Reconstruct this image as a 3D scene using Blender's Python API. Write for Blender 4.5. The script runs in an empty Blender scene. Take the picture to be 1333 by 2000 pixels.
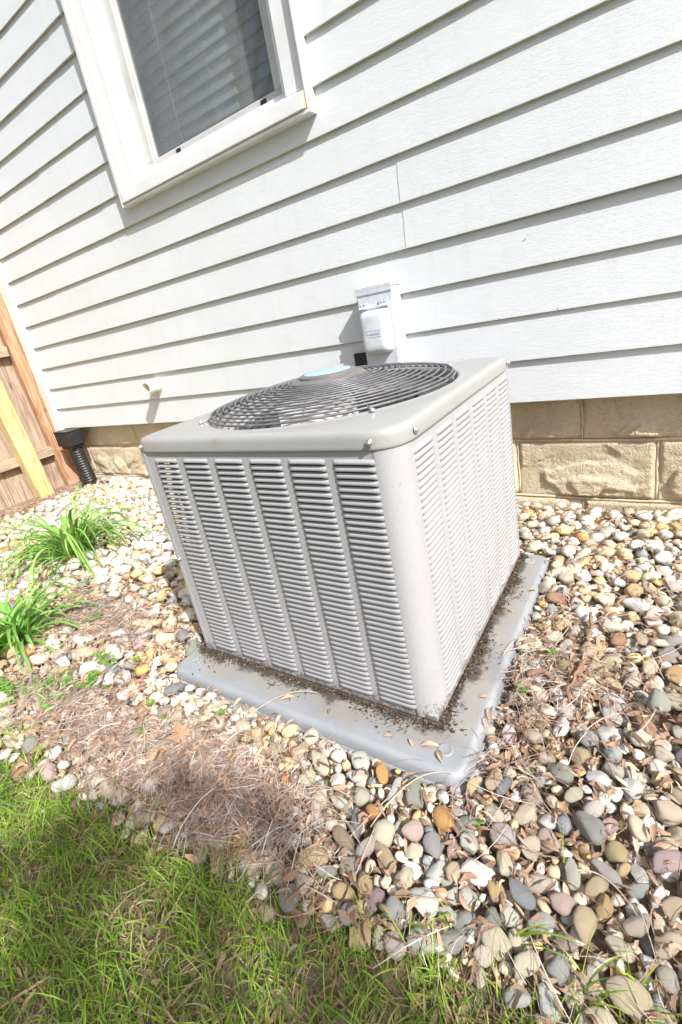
import bpy, math, random
import numpy as np
from mathutils import Vector, Matrix, noise

R = math.radians
random.seed(7)
rng = np.random.default_rng(11)
sc = bpy.context.scene

# ------------------------------------------------------------------ camera
cam = bpy.data.cameras.new('camera')
cam.sensor_fit = 'VERTICAL'
cam.sensor_height = 36.0
cam.lens = 935.78 / 2000.0 * 36.0
cam.shift_x = (666.5 - 655.45) / 2000.0
cam.shift_y = -(1000.0 - 947.87) / 2000.0
cam.clip_start = 0.02
cam.clip_end = 600
camo = bpy.data.objects.new('camera', cam)
sc.collection.objects.link(camo)
camo.location = (0.0361, -1.6027, 0.3740)
camo.rotation_mode = 'XYZ'
camo.rotation_euler = (1.2271, 0.1877, 0.5860)
sc.camera = camo
CAM = np.array([0.0361, -1.6027, 0.3740])

# ------------------------------------------------------------------ sky, sun, exposure
TO_SUN = Vector((0.656, -0.299, 0.693)).normalized()
world = bpy.data.worlds.new('World')
sc.world = world
world.use_nodes = True
wn = world.node_tree.nodes
wl = world.node_tree.links
sky = wn.new('ShaderNodeTexSky')
sky.sky_type = 'NISHITA'
sky.sun_disc = False
sky.sun_elevation = math.asin(TO_SUN.z)
sky.sun_rotation = math.atan2(TO_SUN.x, TO_SUN.y)
sky.air_density = 1.0
sky.dust_density = 4.0
sky.ozone_density = 1.0
wl.new(sky.outputs[0], wn['Background'].inputs[0])
wn['Background'].inputs[1].default_value = 0.115
sun = bpy.data.lights.new('sun', 'SUN')
sun.energy = 4.7
sun.angle = R(0.53)
sun.color = (1.0, 0.99, 0.98)
suno = bpy.data.objects.new('sun', sun)
sc.collection.objects.link(suno)
suno.location = (6, -4, 8)
suno.rotation_euler = TO_SUN.to_track_quat('Z', 'Y').to_euler()
sc.view_settings.view_transform = 'Standard'
sc.view_settings.look = 'None'
sc.view_settings.gamma = 1
sc.view_settings.use_curve_mapping = False
sc.view_settings.exposure = 0.68

# ------------------------------------------------------------------ helpers
def mat(name, base=(.5, .5, .5), rough=.6, metal=0.0, build=None, spec=None):
    m = bpy.data.materials.new(name)
    m.use_nodes = True
    nt = m.node_tree
    p = nt.nodes['Principled BSDF']
    p.inputs['Base Color'].default_value = (*base, 1)
    p.inputs['Roughness'].default_value = rough
    p.inputs['Metallic'].default_value = metal
    if spec is not None:
        p.inputs['Specular IOR Level'].default_value = spec
    if build:
        build(nt, p)
    return m

def nd(nt, t, **kw):
    n = nt.nodes.new(t)
    for k, v in kw.items():
        if k in n.inputs and not hasattr(n, k):
            n.inputs[k].default_value = v
        elif hasattr(n, k):
            setattr(n, k, v)
        else:
            n.inputs[k].default_value = v
    return n

def coords(nt, kind='Object', scale=(1, 1, 1), jitter=False):
    tc = nt.nodes.new('ShaderNodeTexCoord')
    mp = nt.nodes.new('ShaderNodeMapping')
    mp.inputs['Scale'].default_value = scale
    nt.links.new(tc.outputs[kind], mp.inputs['Vector'])
    if jitter:
        oi = nt.nodes.new('ShaderNodeObjectInfo')
        mu = nt.nodes.new('ShaderNodeMath'); mu.operation = 'MULTIPLY'; mu.inputs[1].default_value = 37.0
        nt.links.new(oi.outputs['Random'], mu.inputs[0])
        cb = nt.nodes.new('ShaderNodeCombineXYZ')
        for i in range(3):
            nt.links.new(mu.outputs[0], cb.inputs[i])
        nt.links.new(cb.outputs[0], mp.inputs['Location'])
    return mp.outputs['Vector']

def noise_n(nt, vec, scale, detail=4, rough=.55, dist=0):
    n = nt.nodes.new('ShaderNodeTexNoise')
    n.inputs['Scale'].default_value = scale
    n.inputs['Detail'].default_value = detail
    n.inputs['Roughness'].default_value = rough
    n.inputs['Distortion'].default_value = dist
    nt.links.new(vec, n.inputs['Vector'])
    return n.outputs['Fac']

def ramp(nt, fac, stops):
    r = nt.nodes.new('ShaderNodeValToRGB')
    e = r.color_ramp.elements
    while len(e) < len(stops):
        e.new(.5)
    for el, (p, c) in zip(e, stops):
        el.position = p
        el.color = (*c, 1) if len(c) == 3 else c
    nt.links.new(fac, r.inputs[0])
    return r.outputs[0]

def mix(nt, fac, a, b, mode='MIX'):
    m = nt.nodes.new('ShaderNodeMix')
    m.data_type = 'RGBA'
    m.blend_type = mode
    for sock, v in ((0, fac), (6, a), (7, b)):
        if hasattr(v, 'default_value'):
            nt.links.new(v, m.inputs[sock])
        elif sock == 0:
            m.inputs[0].default_value = v
        else:
            m.inputs[sock].default_value = (*v, 1)
    return m.outputs[2]

def bump(nt, p, h, strength=.3, dist=.002):
    b = nt.nodes.new('ShaderNodeBump')
    b.inputs['Strength'].default_value = strength
    b.inputs['Distance'].default_value = dist
    nt.links.new(h, b.inputs['Height'])
    nt.links.new(b.outputs[0], p.inputs['Normal'])

def tag(o, label=None, cat=None, group=None, kind=None):
    if label: o['label'] = label
    if cat: o['category'] = cat
    if group: o['group'] = group
    if kind: o['kind'] = kind
    return o

def link(o, parent=None):
    sc.collection.objects.link(o)
    if parent is not None:
        o.parent = parent
    return o

def empty(name, loc=(0, 0, 0), rz=0.0, parent=None):
    o = bpy.data.objects.new(name, None)
    o.empty_display_size = .05
    o.location = loc
    o.rotation_euler = (0, 0, rz)
    return link(o, parent)

def mesh(name, V, F, m, parent=None, smooth=False, col=None, colname='Col'):
    me = bpy.data.meshes.new(name)
    me.from_pydata([tuple(map(float, v)) for v in V] if not isinstance(V, np.ndarray) else V.tolist(), [],
                   F if not isinstance(F, np.ndarray) else F.tolist())
    if isinstance(m, (list, tuple)):
        for x in m: me.materials.append(x)
    else:
        me.materials.append(m)
    if smooth:
        me.polygons.foreach_set('use_smooth', [True] * len(me.polygons))
    if col is not None:
        a = me.attributes.new(colname, 'FLOAT_COLOR', 'POINT')
        c4 = np.ones((len(V), 4), dtype=np.float32)
        c4[:, :3] = col
        a.data.foreach_set('color', c4.ravel())
    me.update()
    o = bpy.data.objects.new(name, me)
    return link(o, parent)

def fast_mesh(name, V, F, m, smooth=False, col=None, parent=None):
    """V (n,3), F (m,k) numpy, all faces of the same size"""
    me = bpy.data.meshes.new(name)
    n, k = F.shape
    me.vertices.add(len(V)); me.vertices.foreach_set('co', V.astype(np.float32).ravel())
    me.loops.add(n * k); me.loops.foreach_set('vertex_index', F.astype(np.int32).ravel())
    me.polygons.add(n)
    me.polygons.foreach_set('loop_start', np.arange(0, n * k, k, dtype=np.int32))
    me.polygons.foreach_set('loop_total', np.full(n, k, dtype=np.int32))
    if smooth:
        me.polygons.foreach_set('use_smooth', np.ones(n, dtype=bool))
    me.materials.append(m)
    if col is not None:
        a = me.attributes.new('Col', 'FLOAT_COLOR', 'POINT')
        c4 = np.ones((len(V), 4), dtype=np.float32); c4[:, :3] = col
        a.data.foreach_set('color', c4.ravel())
    me.update(calc_edges=True)
    me.validate()
    return link(bpy.data.objects.new(name, me), parent)

class MB:
    def __init__(s): s.V = []; s.F = []
    def add(s, V, F):
        b = len(s.V); s.V += [tuple(v) for v in V]; s.F += [tuple(i + b for i in f) for f in F]; return s
    def box(s, x0, x1, y0, y1, z0, z1, M=None):
        V = [(x0, y0, z0), (x1, y0, z0), (x1, y1, z0), (x0, y1, z0), (x0, y0, z1), (x1, y0, z1), (x1, y1, z1), (x0, y1, z1)]
        if M is not None: V = [tuple(M @ Vector(v)) for v in V]
        return s.add(V, [(0, 3, 2, 1), (4, 5, 6, 7), (0, 1, 5, 4), (1, 2, 6, 5), (2, 3, 7, 6), (3, 0, 4, 7)])
    def tube(s, pts, r, n=8, closed=False, caps=True):
        P = [Vector(p) for p in pts]; N = len(P); rings = []
        rr = r if hasattr(r, '__len__') else [r] * N
        up = None; b = len(s.V)
        for i in range(N):
            a = P[(i - 1) % N] if (closed or i > 0) else P[0]
            c = P[(i + 1) % N] if (closed or i < N - 1) else P[-1]
            t = (c - a).normalized()
            if up is None:
                up = Vector((0, 0, 1)) if abs(t.z) < .9 else Vector((1, 0, 0))
            x = t.cross(up)
            if x.length < 1e-4: x = t.cross(Vector((0, 1, 0)))
            x.normalize(); y = x.cross(t).normalized()
            up = y
            for k in range(n):
                an = 2 * math.pi * k / n
                s.V.append(tuple(P[i] + (x * math.cos(an) + y * math.sin(an)) * rr[i]))
        for i in range(N if closed else N - 1):
            j = (i + 1) % N
            for k in range(n):
                l = (k + 1) % n
                s.F.append((b + i * n + k, b + j * n + k, b + j * n + l, b + i * n + l))
        if caps and not closed:
            s.F.append(tuple(b + k for k in range(n)))
            s.F.append(tuple(b + (N - 1) * n + k for k in reversed(range(n))))
        return s
    def lathe(s, prof, n=32, axis=Matrix.Identity(4), cap0=False, cap1=False):
        b = len(s.V)
        for r, z in prof:
            for k in range(n):
                a = 2 * math.pi * k / n
                s.V.append(tuple(axis @ Vector((r * math.cos(a), r * math.sin(a), z))))
        for i in range(len(prof) - 1):
            for k in range(n):
                l = (k + 1) % n
                s.F.append((b + i * n + k, b + i * n + l, b + (i + 1) * n + l, b + (i + 1) * n + k))
        if cap0: s.F.append(tuple(b + k for k in reversed(range(n))))
        if cap1: s.F.append(tuple(b + (len(prof) - 1) * n + k for k in range(n)))
        return s
    def build(s, name, m, parent=None, smooth=False, bevel=0, seg=2, auto=None):
        o = mesh(name, s.V, s.F, m, parent, smooth)
        if bevel:
            md = o.modifiers.new('bevel', 'BEVEL'); md.width = bevel; md.segments = seg
            md.limit_method = 'ANGLE'; md.angle_limit = R(40); md.harden_normals = False
            o.data.polygons.foreach_set('use_smooth', [True] * len(o.data.polygons))
            wnm = o.modifiers.new('wn', 'WEIGHTED_NORMAL'); wnm.keep_sharp = True
        return o

def copy_obj(o, parent=None):
    c = o.copy(); sc.collection.objects.link(c)
    if parent is not None: c.parent = parent
    return c

def soil_z(y, x=0.0):
    """height of the soil under the gravel: falls gently away from the wall"""
    t = np.clip((np.asarray(y) + .35) / .75, -1, 0)
    return -.396 + .013 * t

# ------------------------------------------------------------------ materials
def b_siding(nt, p):
    v = coords(nt, 'Object', (1.6, 1, 42), jitter=True)
    g = noise_n(nt, v, 9, 5, .6, 1.2)
    v2 = coords(nt, 'Object', (1, 1, 1), jitter=True)
    d = noise_n(nt, v2, 3.0, 4, .6)
    v3 = coords(nt, 'Object', (6, 1, .7), jitter=True)
    st = noise_n(nt, v3, 5.0, 5, .65)
    c = ramp(nt, d, [(.25, (.595, .62, .635)), (.75, (.64, .665, .68))])
    s = ramp(nt, st, [(.55, (0, 0, 0)), (.8, (.3, .3, .3))])
    c = mix(nt, s, c, (.50, .50, .475))
    nt.links.new(c, p.inputs['Base Color'])
    w = ramp(nt, g, [(.42, (0, 0, 0)), (.5, (1, 1, 1)), (.58, (.35, .35, .35))])
    bump(nt, p, w, .38, .0013)
M_SIDING = mat('vinyl_siding', rough=.42, build=b_siding)

def dirty_white(c0, c1, sc_=6):
    def f(nt, p):
        v = coords(nt, 'Object', jitter=True)
        n1 = noise_n(nt, v, sc_, 6, .7)
        n2 = noise_n(nt, v, sc_ * 9, 3, .6)
        c = ramp(nt, n1, [(.35, c1), (.55, c0)])
        c = mix(nt, ramp(nt, n2, [(.6, (0, 0, 0)), (.75, (.3, .3, .3))]), c, c1)
        nt.links.new(c, p.inputs['Base Color'])
    return f
M_TRIM = mat('white_trim', rough=.4, build=dirty_white((.74, .755, .765), (.66, .66, .63)))
M_TRIM2 = mat('white_frame', rough=.32, build=dirty_white((.72, .735, .745), (.66, .665, .66)))
M_SASH = mat('grey_white_sash', rough=.4, build=dirty_white((.48, .48, .47), (.40, .395, .37)))
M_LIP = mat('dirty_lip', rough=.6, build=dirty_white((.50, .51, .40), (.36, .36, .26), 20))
M_CAULK = mat('yellowed_caulk', (.70, .55, .33), .6)
M_PVC = mat('aged_pvc', rough=.35, build=dirty_white((.78, .75, .63), (.66, .58, .40), 14))
M_DARK = mat('dark_interior', (.012, .012, .013), .9)
M_BLACKPL = mat('black_plastic', rough=.45, build=dirty_white((.012, .013, .014), (.028, .026, .024), 25))

def b_block(nt, p):
    v = coords(nt, 'Object', jitter=True)
    n1 = noise_n(nt, v, 7, 6, .65)
    n2 = noise_n(nt, v, 90, 4, .7)
    n3 = noise_n(nt, v, 260, 2, .6)
    c = ramp(nt, n1, [(.3, (.46, .37, .25)), (.5, (.58, .49, .35)), (.72, (.66, .58, .44))])
    c = mix(nt, ramp(nt, n2, [(.35, (.35, .35, .35)), (.5, (0, 0, 0))]), c, (.30, .23, .14))
    c = mix(nt, ramp(nt, n3, [(.66, (0, 0, 0)), (.74, (.6, .6, .6))]), c, (.68, .64, .56))
    nt.links.new(c, p.inputs['Base Color'])
    a = nt.nodes.new('ShaderNodeMath'); a.operation = 'ADD'
    nt.links.new(n2, a.inputs[0]); nt.links.new(n3, a.inputs[1])
    bump(nt, p, a.outputs[0], 1.0, .005)
M_BLOCK = mat('split_face_block', rough=.92, build=b_block)
M_MORTAR = mat('mortar', rough=.95, build=dirty_white((.56, .48, .34), (.42, .35, .24), 30))

def b_paint(base, dirt, amt=.35, splash=True):
    def f(nt, p):
        v = coords(nt, 'Object')
        n1 = noise_n(nt, v, 4, 6, .65)
        n2 = noise_n(nt, v, 45, 4, .7)
        c = mix(nt, ramp(nt, n1, [(.45, (0, 0, 0)), (.75, (amt, amt, amt))]), base, dirt)
        c = mix(nt, ramp(nt, n2, [(.68, (0, 0, 0)), (.8, (amt, amt, amt))]), c, dirt)
        # soil splashed up on the lowest few centimetres
        tc = nt.nodes.new('ShaderNodeTexCoord'); sx = nt.nodes.new('ShaderNodeSeparateXYZ'); nt.links.new(tc.outputs['Object'], sx.inputs[0])
        mr = nt.nodes.new('ShaderNodeMapRange'); mr.inputs[1].default_value = .004; mr.inputs[2].default_value = .045; mr.inputs[3].default_value = .22; mr.inputs[4].default_value = 0
        nt.links.new(sx.outputs[2], mr.inputs[0])
        ns = noise_n(nt, v, 120, 4, .75)
        ad = nt.nodes.new('ShaderNodeMath'); ad.operation = 'ADD'; nt.links.new(mr.outputs[0], ad.inputs[0]); nt.links.new(ns, ad.inputs[1])
        if splash: c = mix(nt, ramp(nt, ad.outputs[0], [(.62, (0, 0, 0)), (.72, (.85, .85, .85))]), c, (.16, .12, .085))
        nt.links.new(c, p.inputs['Base Color'])
        n4 = noise_n(nt, v, 900, 2, .5)
        bump(nt, p, n4, .12, .0004)
    return f
M_CAB = mat('cabinet_paint', rough=.42, build=b_paint((.36, .356, .365), (.31, .30, .288), .25))
def b_cover(nt, p):
    v = coords(nt, 'Object')
    base = (.292, .293, .286)
    n1 = noise_n(nt, v, 5, 6, .7)
    n2 = noise_n(nt, v, 30, 5, .75)
    c = mix(nt, ramp(nt, n1, [(.5, (0, 0, 0)), (.72, (.55, .55, .55))]), base, (.245, .215, .175))
    c = mix(nt, ramp(nt, n2, [(.62, (0, 0, 0)), (.8, (.6, .6, .6))]), c, (.36, .29, .21))
    # a rubbed rusty smudge on the front lip
    g = nt.nodes.new('ShaderNodeTexGradient'); g.gradient_type = 'SPHERICAL'
    mp = nt.nodes.new('ShaderNodeMapping'); tc = nt.nodes.new('ShaderNodeTexCoord')
    mp.inputs['Location'].default_value = (.065 / .05, .33 / .03, -.56 / .02)
    mp.inputs['Scale'].default_value = (1 / .05, 1 / .03, 1 / .02)
    nt.links.new(tc.outputs['Object'], mp.inputs['Vector']); nt.links.new(mp.outputs[0], g.inputs[0])
    mm = nt.nodes.new('ShaderNodeMath'); mm.operation = 'MULTIPLY'
    nt.links.new(g.outputs['Fac'], mm.inputs[0]); nt.links.new(n2, mm.inputs[1])
    c = mix(nt, ramp(nt, mm.outputs[0], [(.15, (0, 0, 0)), (.5, (.45, .45, .45))]), c, (.30, .20, .11))
    nt.links.new(c, p.inputs['Base Color'])
    n4 = noise_n(nt, v, 900, 2, .5)
    bump(nt, p, n4, .12, .0004)
M_SLAT = mat('louvre_paint', rough=.42, build=b_paint((.36, .356, .365), (.31, .30, .288), .25, False))
M_COVER = mat('cover_paint', rough=.33, build=b_cover)
M_WIRE = mat('guard_wire', rough=.38, build=dirty_white((.105, .107, .115), (.17, .165, .16), 30))
M_GALV = mat('galvanised', rough=.5, metal=.15, build=dirty_white((.60, .63, .68), (.50, .53, .59), 35))
M_SCREW = mat('zinc_screw', (.62, .62, .62), .3, .85)
def b_coil(nt, p):
    v = coords(nt, 'Object', (1, 1, 1))
    w = nt.nodes.new('ShaderNodeTexWave'); w.wave_type = 'BANDS'; w.bands_direction = 'DIAGONAL'
    w.inputs['Scale'].default_value = 130; w.inputs['Distortion'].default_value = .3
    nt.links.new(v, w.inputs['Vector'])
    n = noise_n(nt, v, 12, 4)
    c = mix(nt, n, (.16, .155, .15), (.10, .098, .095))
    c = mix(nt, w.outputs['Fac'], c, (.07, .068, .066))
    nt.links.new(c, p.inputs['Base Color'])
M_COIL = mat('coil_fins', rough=.6, metal=.3, build=b_coil)
M_INNER = mat('galvanised_inner', rough=.45, metal=.3, build=dirty_white((.60, .60, .58), (.45, .44, .42), 12))
M_BLADE = mat('fan_blade', rough=.4, metal=.4, build=dirty_white((.52, .52, .52), (.36, .35, .34), 12))
M_MOTOR = mat('motor_black', (.045, .045, .048), .45)
M_CAP = mat('cap_grey', rough=.55, build=dirty_white((.125, .12, .115), (.17, .16, .15), 20))
M_BADGE = mat('blue_badge', rough=.3, build=dirty_white((.24, .44, .66), (.42, .56, .70), 60))
M_ORANGE = mat('orange_clip', (.48, .10, .03), .6)

def b_pad(nt, p):
    v = coords(nt, 'Object')
    n1 = noise_n(nt, v, 9, 6, .65)
    nb = noise_n(nt, v, 420, 2, .5)
    c = ramp(nt, n1, [(.35, (.235, .25, .27)), (.7, (.28, .29, .30))])
    # dirt washed out from under the unit: distance outside the unit footprint
    tc = nt.nodes.new('ShaderNodeTexCoord')
    sx = nt.nodes.new('ShaderNodeSeparateXYZ'); nt.links.new(tc.outputs['Object'], sx.inputs[0])
    def m(op, a, b=None):
        q = nt.nodes.new('ShaderNodeMath'); q.operation = op
        for i, t in enumerate((a, b)):
            if t is None: continue
            if hasattr(t, 'default_value'): nt.links.new(t, q.inputs[i])
            else: q.inputs[i].default_value = t
        return q.outputs[0]
    dx = m('MAXIMUM', m('SUBTRACT', m('ABSOLUTE', m('ADD', sx.outputs[0], 0.0)), .315), 0.0)
    dy = m('MAXIMUM', m('SUBTRACT', m('ABSOLUTE', sx.outputs[1]), .315), 0.0)
    dd = m('SQRT', m('ADD', m('MULTIPLY', dx, dx), m('MULTIPLY', dy, dy)))
    na = noise_n(nt, v, 14, 5, .6)
    nc = noise_n(nt, v, 150, 3, .8)
    th = m('SUBTRACT', m('ADD', m('MULTIPLY', na, .12), m('MULTIPLY', nc, .03)), dd)
    tan = ramp(nt, th, [(.0, (0, 0, 0)), (.03, (.55, .55, .55))])
    drk = ramp(nt, th, [(.040, (0, 0, 0)), (.056, (.88, .88, .88))])
    c = mix(nt, tan, c, (.26, .225, .175))
    c = mix(nt, drk, c, (.052, .040, .030))
    sp = noise_n(nt, v, 60, 2, .5)
    c = mix(nt, ramp(nt, sp, [(.74, (0, 0, 0)), (.78, (.8, .8, .8))]), c, (.10, .08, .06))
    nt.links.new(c, p.inputs['Base Color'])
    bump(nt, p, nb, .35, .0008)
M_PAD = mat('grey_plastic_pad', rough=.5, build=b_pad)

def wood(c0, c1, c2, sc_=1.0, ax=2):
    def f(nt, p):
        s = [14, 14, 14]; s[ax] = .9
        v = coords(nt, 'Object', tuple(s), jitter=True)
        g = noise_n(nt, v, 4 * sc_, 6, .65, 1.5)
        v2 = coords(nt, 'Object', jitter=True)
        b = noise_n(nt, v2, 5, 3, .5)
        kn = nt.nodes.new('ShaderNodeTexVoronoi'); kn.inputs['Scale'].default_value = 4.2
        mp = coords(nt, 'Object', (1.6, 1.6, .8), jitter=True); nt.links.new(mp, kn.inputs['Vector'])
        c = ramp(nt, g, [(.38, tuple(x * .8 for x in c0)), (.46, c0), (.52, c1), (.62, c2)])
        c = mix(nt, ramp(nt, b, [(.4, (0, 0, 0)), (.7, (.5, .5, .5))]), c, c1)
        c = mix(nt, ramp(nt, kn.outputs['Distance'], [(.03, (.8, .8, .8)), (.09, (0, 0, 0))]), c, tuple(x * .45 for x in c0))
        nt.links.new(c, p.inputs['Base Color'])
        bump(nt, p, g, .5, .0015)
    return f
M_WOODR = mat('reddish_cedar', rough=.8, build=wood((.30, .15, .08), (.44, .25, .14), (.50, .34, .22)))
M_WOODY = mat('yellow_treated_pine', rough=.75, build=wood((.44, .32, .13), (.56, .44, .20), (.60, .51, .27)))
M_WOODG = mat('weathered_picket', rough=.85, build=wood((.25, .18, .13), (.36, .27, .20), (.42, .33, .24)))
M_WOODRail = mat('weathered_rail', rough=.85, build=wood((.28, .21, .14), (.40, .31, .21), (.46, .36, .24), ax=1))

def stone_nodes(nt, p, colsock):
    v = coords(nt, 'Object', jitter=True)
    n1 = noise_n(nt, v, 55, 5, .65)
    n2 = noise_n(nt, v, 420, 3, .7)
    n3 = noise_n(nt, v, 28, 4, .6, 2.5)
    c = mix(nt, ramp(nt, n1, [(.38, (.6, .6, .6)), (.56, (0, 0, 0))]), colsock,
            mix(nt, 1.0, colsock, (.62, .55, .46), 'MULTIPLY'))
    c = mix(nt, ramp(nt, n3, [(.485, (0, 0, 0)), (.50, (.45, .45, .45)), (.515, (0, 0, 0))]), c, (.62, .58, .52))
    c = mix(nt, ramp(nt, n2, [(.36, (.5, .5, .5)), (.44, (0, 0, 0))]), c, mix(nt, 1.0, colsock, (.4, .36, .32), 'MULTIPLY'))
    nt.links.new(c, p.inputs['Base Color'])
    a = nt.nodes.new('ShaderNodeMath'); a.operation = 'MULTIPLY_ADD'; a.inputs[1].default_value = .25
    nt.links.new(n2, a.inputs[0]); nt.links.new(n1, a.inputs[2])
    bump(nt, p, a.outputs[0], .9, .0035)
def b_stone_attr(nt, p):
    a = nt.nodes.new('ShaderNodeAttribute'); a.attribute_name = 'Col'
    stone_nodes(nt, p, a.outputs['Color'])
def b_stone_obj(nt, p):
    a = nt.nodes.new('ShaderNodeObjectInfo')
    stone_nodes(nt, p, a.outputs['Color'])
M_STONES = mat('gravel_stone', rough=.72, build=b_stone_attr)
M_STONE1 = mat('pebble_stone', rough=.68, build=b_stone_obj)
def b_granite(nt, p):
    v = coords(nt, 'Object')
    n = noise_n(nt, v, 330, 3, .8)
    c = ramp(nt, n, [(.42, (.05, .05, .05)), (.5, (.30, .29, .28)), (.56, (.62, .60, .57))])
    nt.links.new(c, p.inputs['Base Color'])
M_GRANITE = mat('speckled_granite', rough=.7, build=b_granite)

def b_attr(trans=0.0, var=.25, scale=120):
    def f(nt, p):
        a = nt.nodes.new('ShaderNodeAttribute'); a.attribute_name = 'Col'
        v = coords(nt, 'Object')
        n = noise_n(nt, v, scale, 3, .6)
        c = mix(nt, ramp(nt, n, [(.35, (var, var, var)), (.6, (0, 0, 0))]), a.outputs['Color'],
                mix(nt, 1.0, a.outputs['Color'], (.5, .45, .4), 'MULTIPLY'))
        nt.links.new(c, p.inputs['Base Color'])
        if trans:
            tr = nt.nodes.new('ShaderNodeBsdfTranslucent')
            nt.links.new(c, tr.inputs['Color'])
            ms = nt.nodes.new('ShaderNodeMixShader'); ms.inputs[0].default_value = trans
            out = nt.nodes['Material Output']
            nt.links.new(p.outputs[0], ms.inputs[1]); nt.links.new(tr.outputs[0], ms.inputs[2])
            nt.links.new(ms.outputs[0], out.inputs[0])
    return f
M_LITTER = mat('dry_litter', rough=.85, build=b_attr(.15))
M_GRASS = mat('grass_blade', rough=.5, build=b_attr(.35, .15, 300))
M_LEAF = mat('green_leaf', rough=.45, build=b_attr(.35, .15, 60))
M_BARK = mat('bark', rough=.9, build=b_attr(0, .7, 160))

def b_soil(nt, p):
    v = coords(nt, 'Object')
    n1 = noise_n(nt, v, 14, 6, .7)
    n2 = noise_n(nt, v, 160, 4, .75)
    c = ramp(nt, n1, [(.3, (.22, .155, .105)), (.6, (.33, .24, .165)), (.8, (.42, .31, .22))])
    c = mix(nt, ramp(nt, n2, [(.4, (.6, .6, .6)), (.55, (0, 0, 0))]), c, (.17, .12, .085))
    c = mix(nt, ramp(nt, n2, [(.6, (0, 0, 0)), (.72, (.7, .7, .7))]), c, (.46, .35, .25))
    nt.links.new(c, p.inputs['Base Color'])
    bump(nt, p, n2, 1, .008)
M_SOIL = mat('bed_soil', rough=.95, build=b_soil)
def b_lawn(nt, p):
    v = coords(nt, 'Object')
    n1 = noise_n(nt, v, 3, 6, .7)
    n2 = noise_n(nt, v, 60, 4, .8)
    c = ramp(nt, n1, [(.3, (.07, .10, .03)), (.6, (.10, .14, .04)), (.8, (.15, .15, .06))])
    c = mix(nt, ramp(nt, n2, [(.45, (.5, .5, .5)), (.6, (0, 0, 0))]), c, (.06, .06, .025))
    nt.links.new(c, p.inputs['Base Color'])
    bump(nt, p, n2, 1, .01)
M_LAWN = mat('lawn_far', rough=.95, build=b_lawn)

def b_glass(nt, p):
    # dusty window glass: clear, mirror-like by angle, with a thin film of dust
    nt.nodes.remove(p)
    out = nt.nodes['Material Output']
    tr = nt.nodes.new('ShaderNodeBsdfTransparent'); tr.inputs[0].default_value = (.80, .84, .84, 1)
    gl = nt.nodes.new('ShaderNodeBsdfGlossy'); gl.inputs['Roughness'].default_value = .015
    fr = nt.nodes.new('ShaderNodeFresnel'); fr.inputs[0].default_value = 1.9
    m1 = nt.nodes.new('ShaderNodeMixShader')
    geo = nt.nodes.new('ShaderNodeNewGeometry'); inv = nt.nodes.new('ShaderNodeMath'); inv.operation = 'SUBTRACT'; inv.inputs[0].default_value = 1.0
    nt.links.new(geo.outputs['Backfacing'], inv.inputs[1]); mu = nt.nodes.new('ShaderNodeMath'); mu.operation = 'MULTIPLY'
    nt.links.new(fr.outputs[0], mu.inputs[0]); nt.links.new(inv.outputs[0], mu.inputs[1])
    nt.links.new(mu.outputs[0], m1.inputs[0]); nt.links.new(tr.outputs[0], m1.inputs[1]); nt.links.new(gl.outputs[0], m1.inputs[2])
    df = nt.nodes.new('ShaderNodeBsdfDiffuse'); df.inputs[0].default_value = (.5, .5, .5, 1)
    v = coords(nt, 'Object', (1, 1, 1)); n = noise_n(nt, v, 8, 5, .7)
    r = ramp(nt, n, [(.3, (.12, .12, .12)), (.7, (.20, .20, .20))])
    m2 = nt.nodes.new('ShaderNodeMixShader')
    nt.links.new(r, m2.inputs[0]); nt.links.new(m1.outputs[0], m2.inputs[1]); nt.links.new(df.outputs[0], m2.inputs[2])
    nt.links.new(m2.outputs[0], out.inputs[0])
M_GLASS = mat('dusty_glass', build=b_glass)
M_BLIND = mat('blind_slat', rough=.85, build=dirty_white((.36, .37, .37), (.32, .32, .315), 5), spec=.1)
M_ROOM = mat('room_wall', (.12, .12, .12), .9)

# ================================================================== SETTING
# one lawn sheet to the horizon, and the bed soil just above it
o = MB(); o.add([(-150, -150, -.47), (150, -150, -.47), (150, 150, -.47), (-150, 150, -.47)], [(0, 1, 2, 3)])
tag(o.build('lawn', M_LAWN), kind='structure')
xs = np.linspace(-4.4, 1.9, 190); ys = np.linspace(-1.95, .12, 70)
X, Y = np.meshgrid(xs, ys)
Z = soil_z(Y) + .004 * np.sin(X * 9 + 1) * np.cos(Y * 11) + rng.normal(0, .0012, X.shape)
V = np.stack([X.ravel(), Y.ravel(), Z.ravel()], 1)
i = np.arange(len(xs) - 1); j = np.arange(len(ys) - 1)
I, J = np.meshgrid(i, j); a = (J * len(xs) + I).ravel()
F = np.stack([a, a + 1, a + 1 + len(xs), a + len(xs)], 1)
tag(fast_mesh('bed_soil', V, F, M_SOIL, smooth=True), kind='structure')

# ================================================================== HOUSE
HX0, HX1, HTOP = -3.34, 1.85, 2.75
CS = .1311                       # exposure of one clapboard course
house = empty('house', (0, 0, 0))
tag(house, 'house wall with pale grey clapboard siding above a tan split face block foundation', 'house')

# sheathing behind the siding with the window opening left out
WX0, WX1, WZ0, WZ1 = -1.955, -.985, 1.03, 2.36
w = MB()
w.box(HX0 + .01, WX0, .0, .14, .006, HTOP); w.box(WX1, HX1, .0, .14, .006, HTOP)
w.box(WX0, WX1, .0, .14, .006, WZ0); w.box(WX0, WX1, .0, .14, WZ1, HTOP)
w.build('wall', M_DARK, house)

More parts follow.
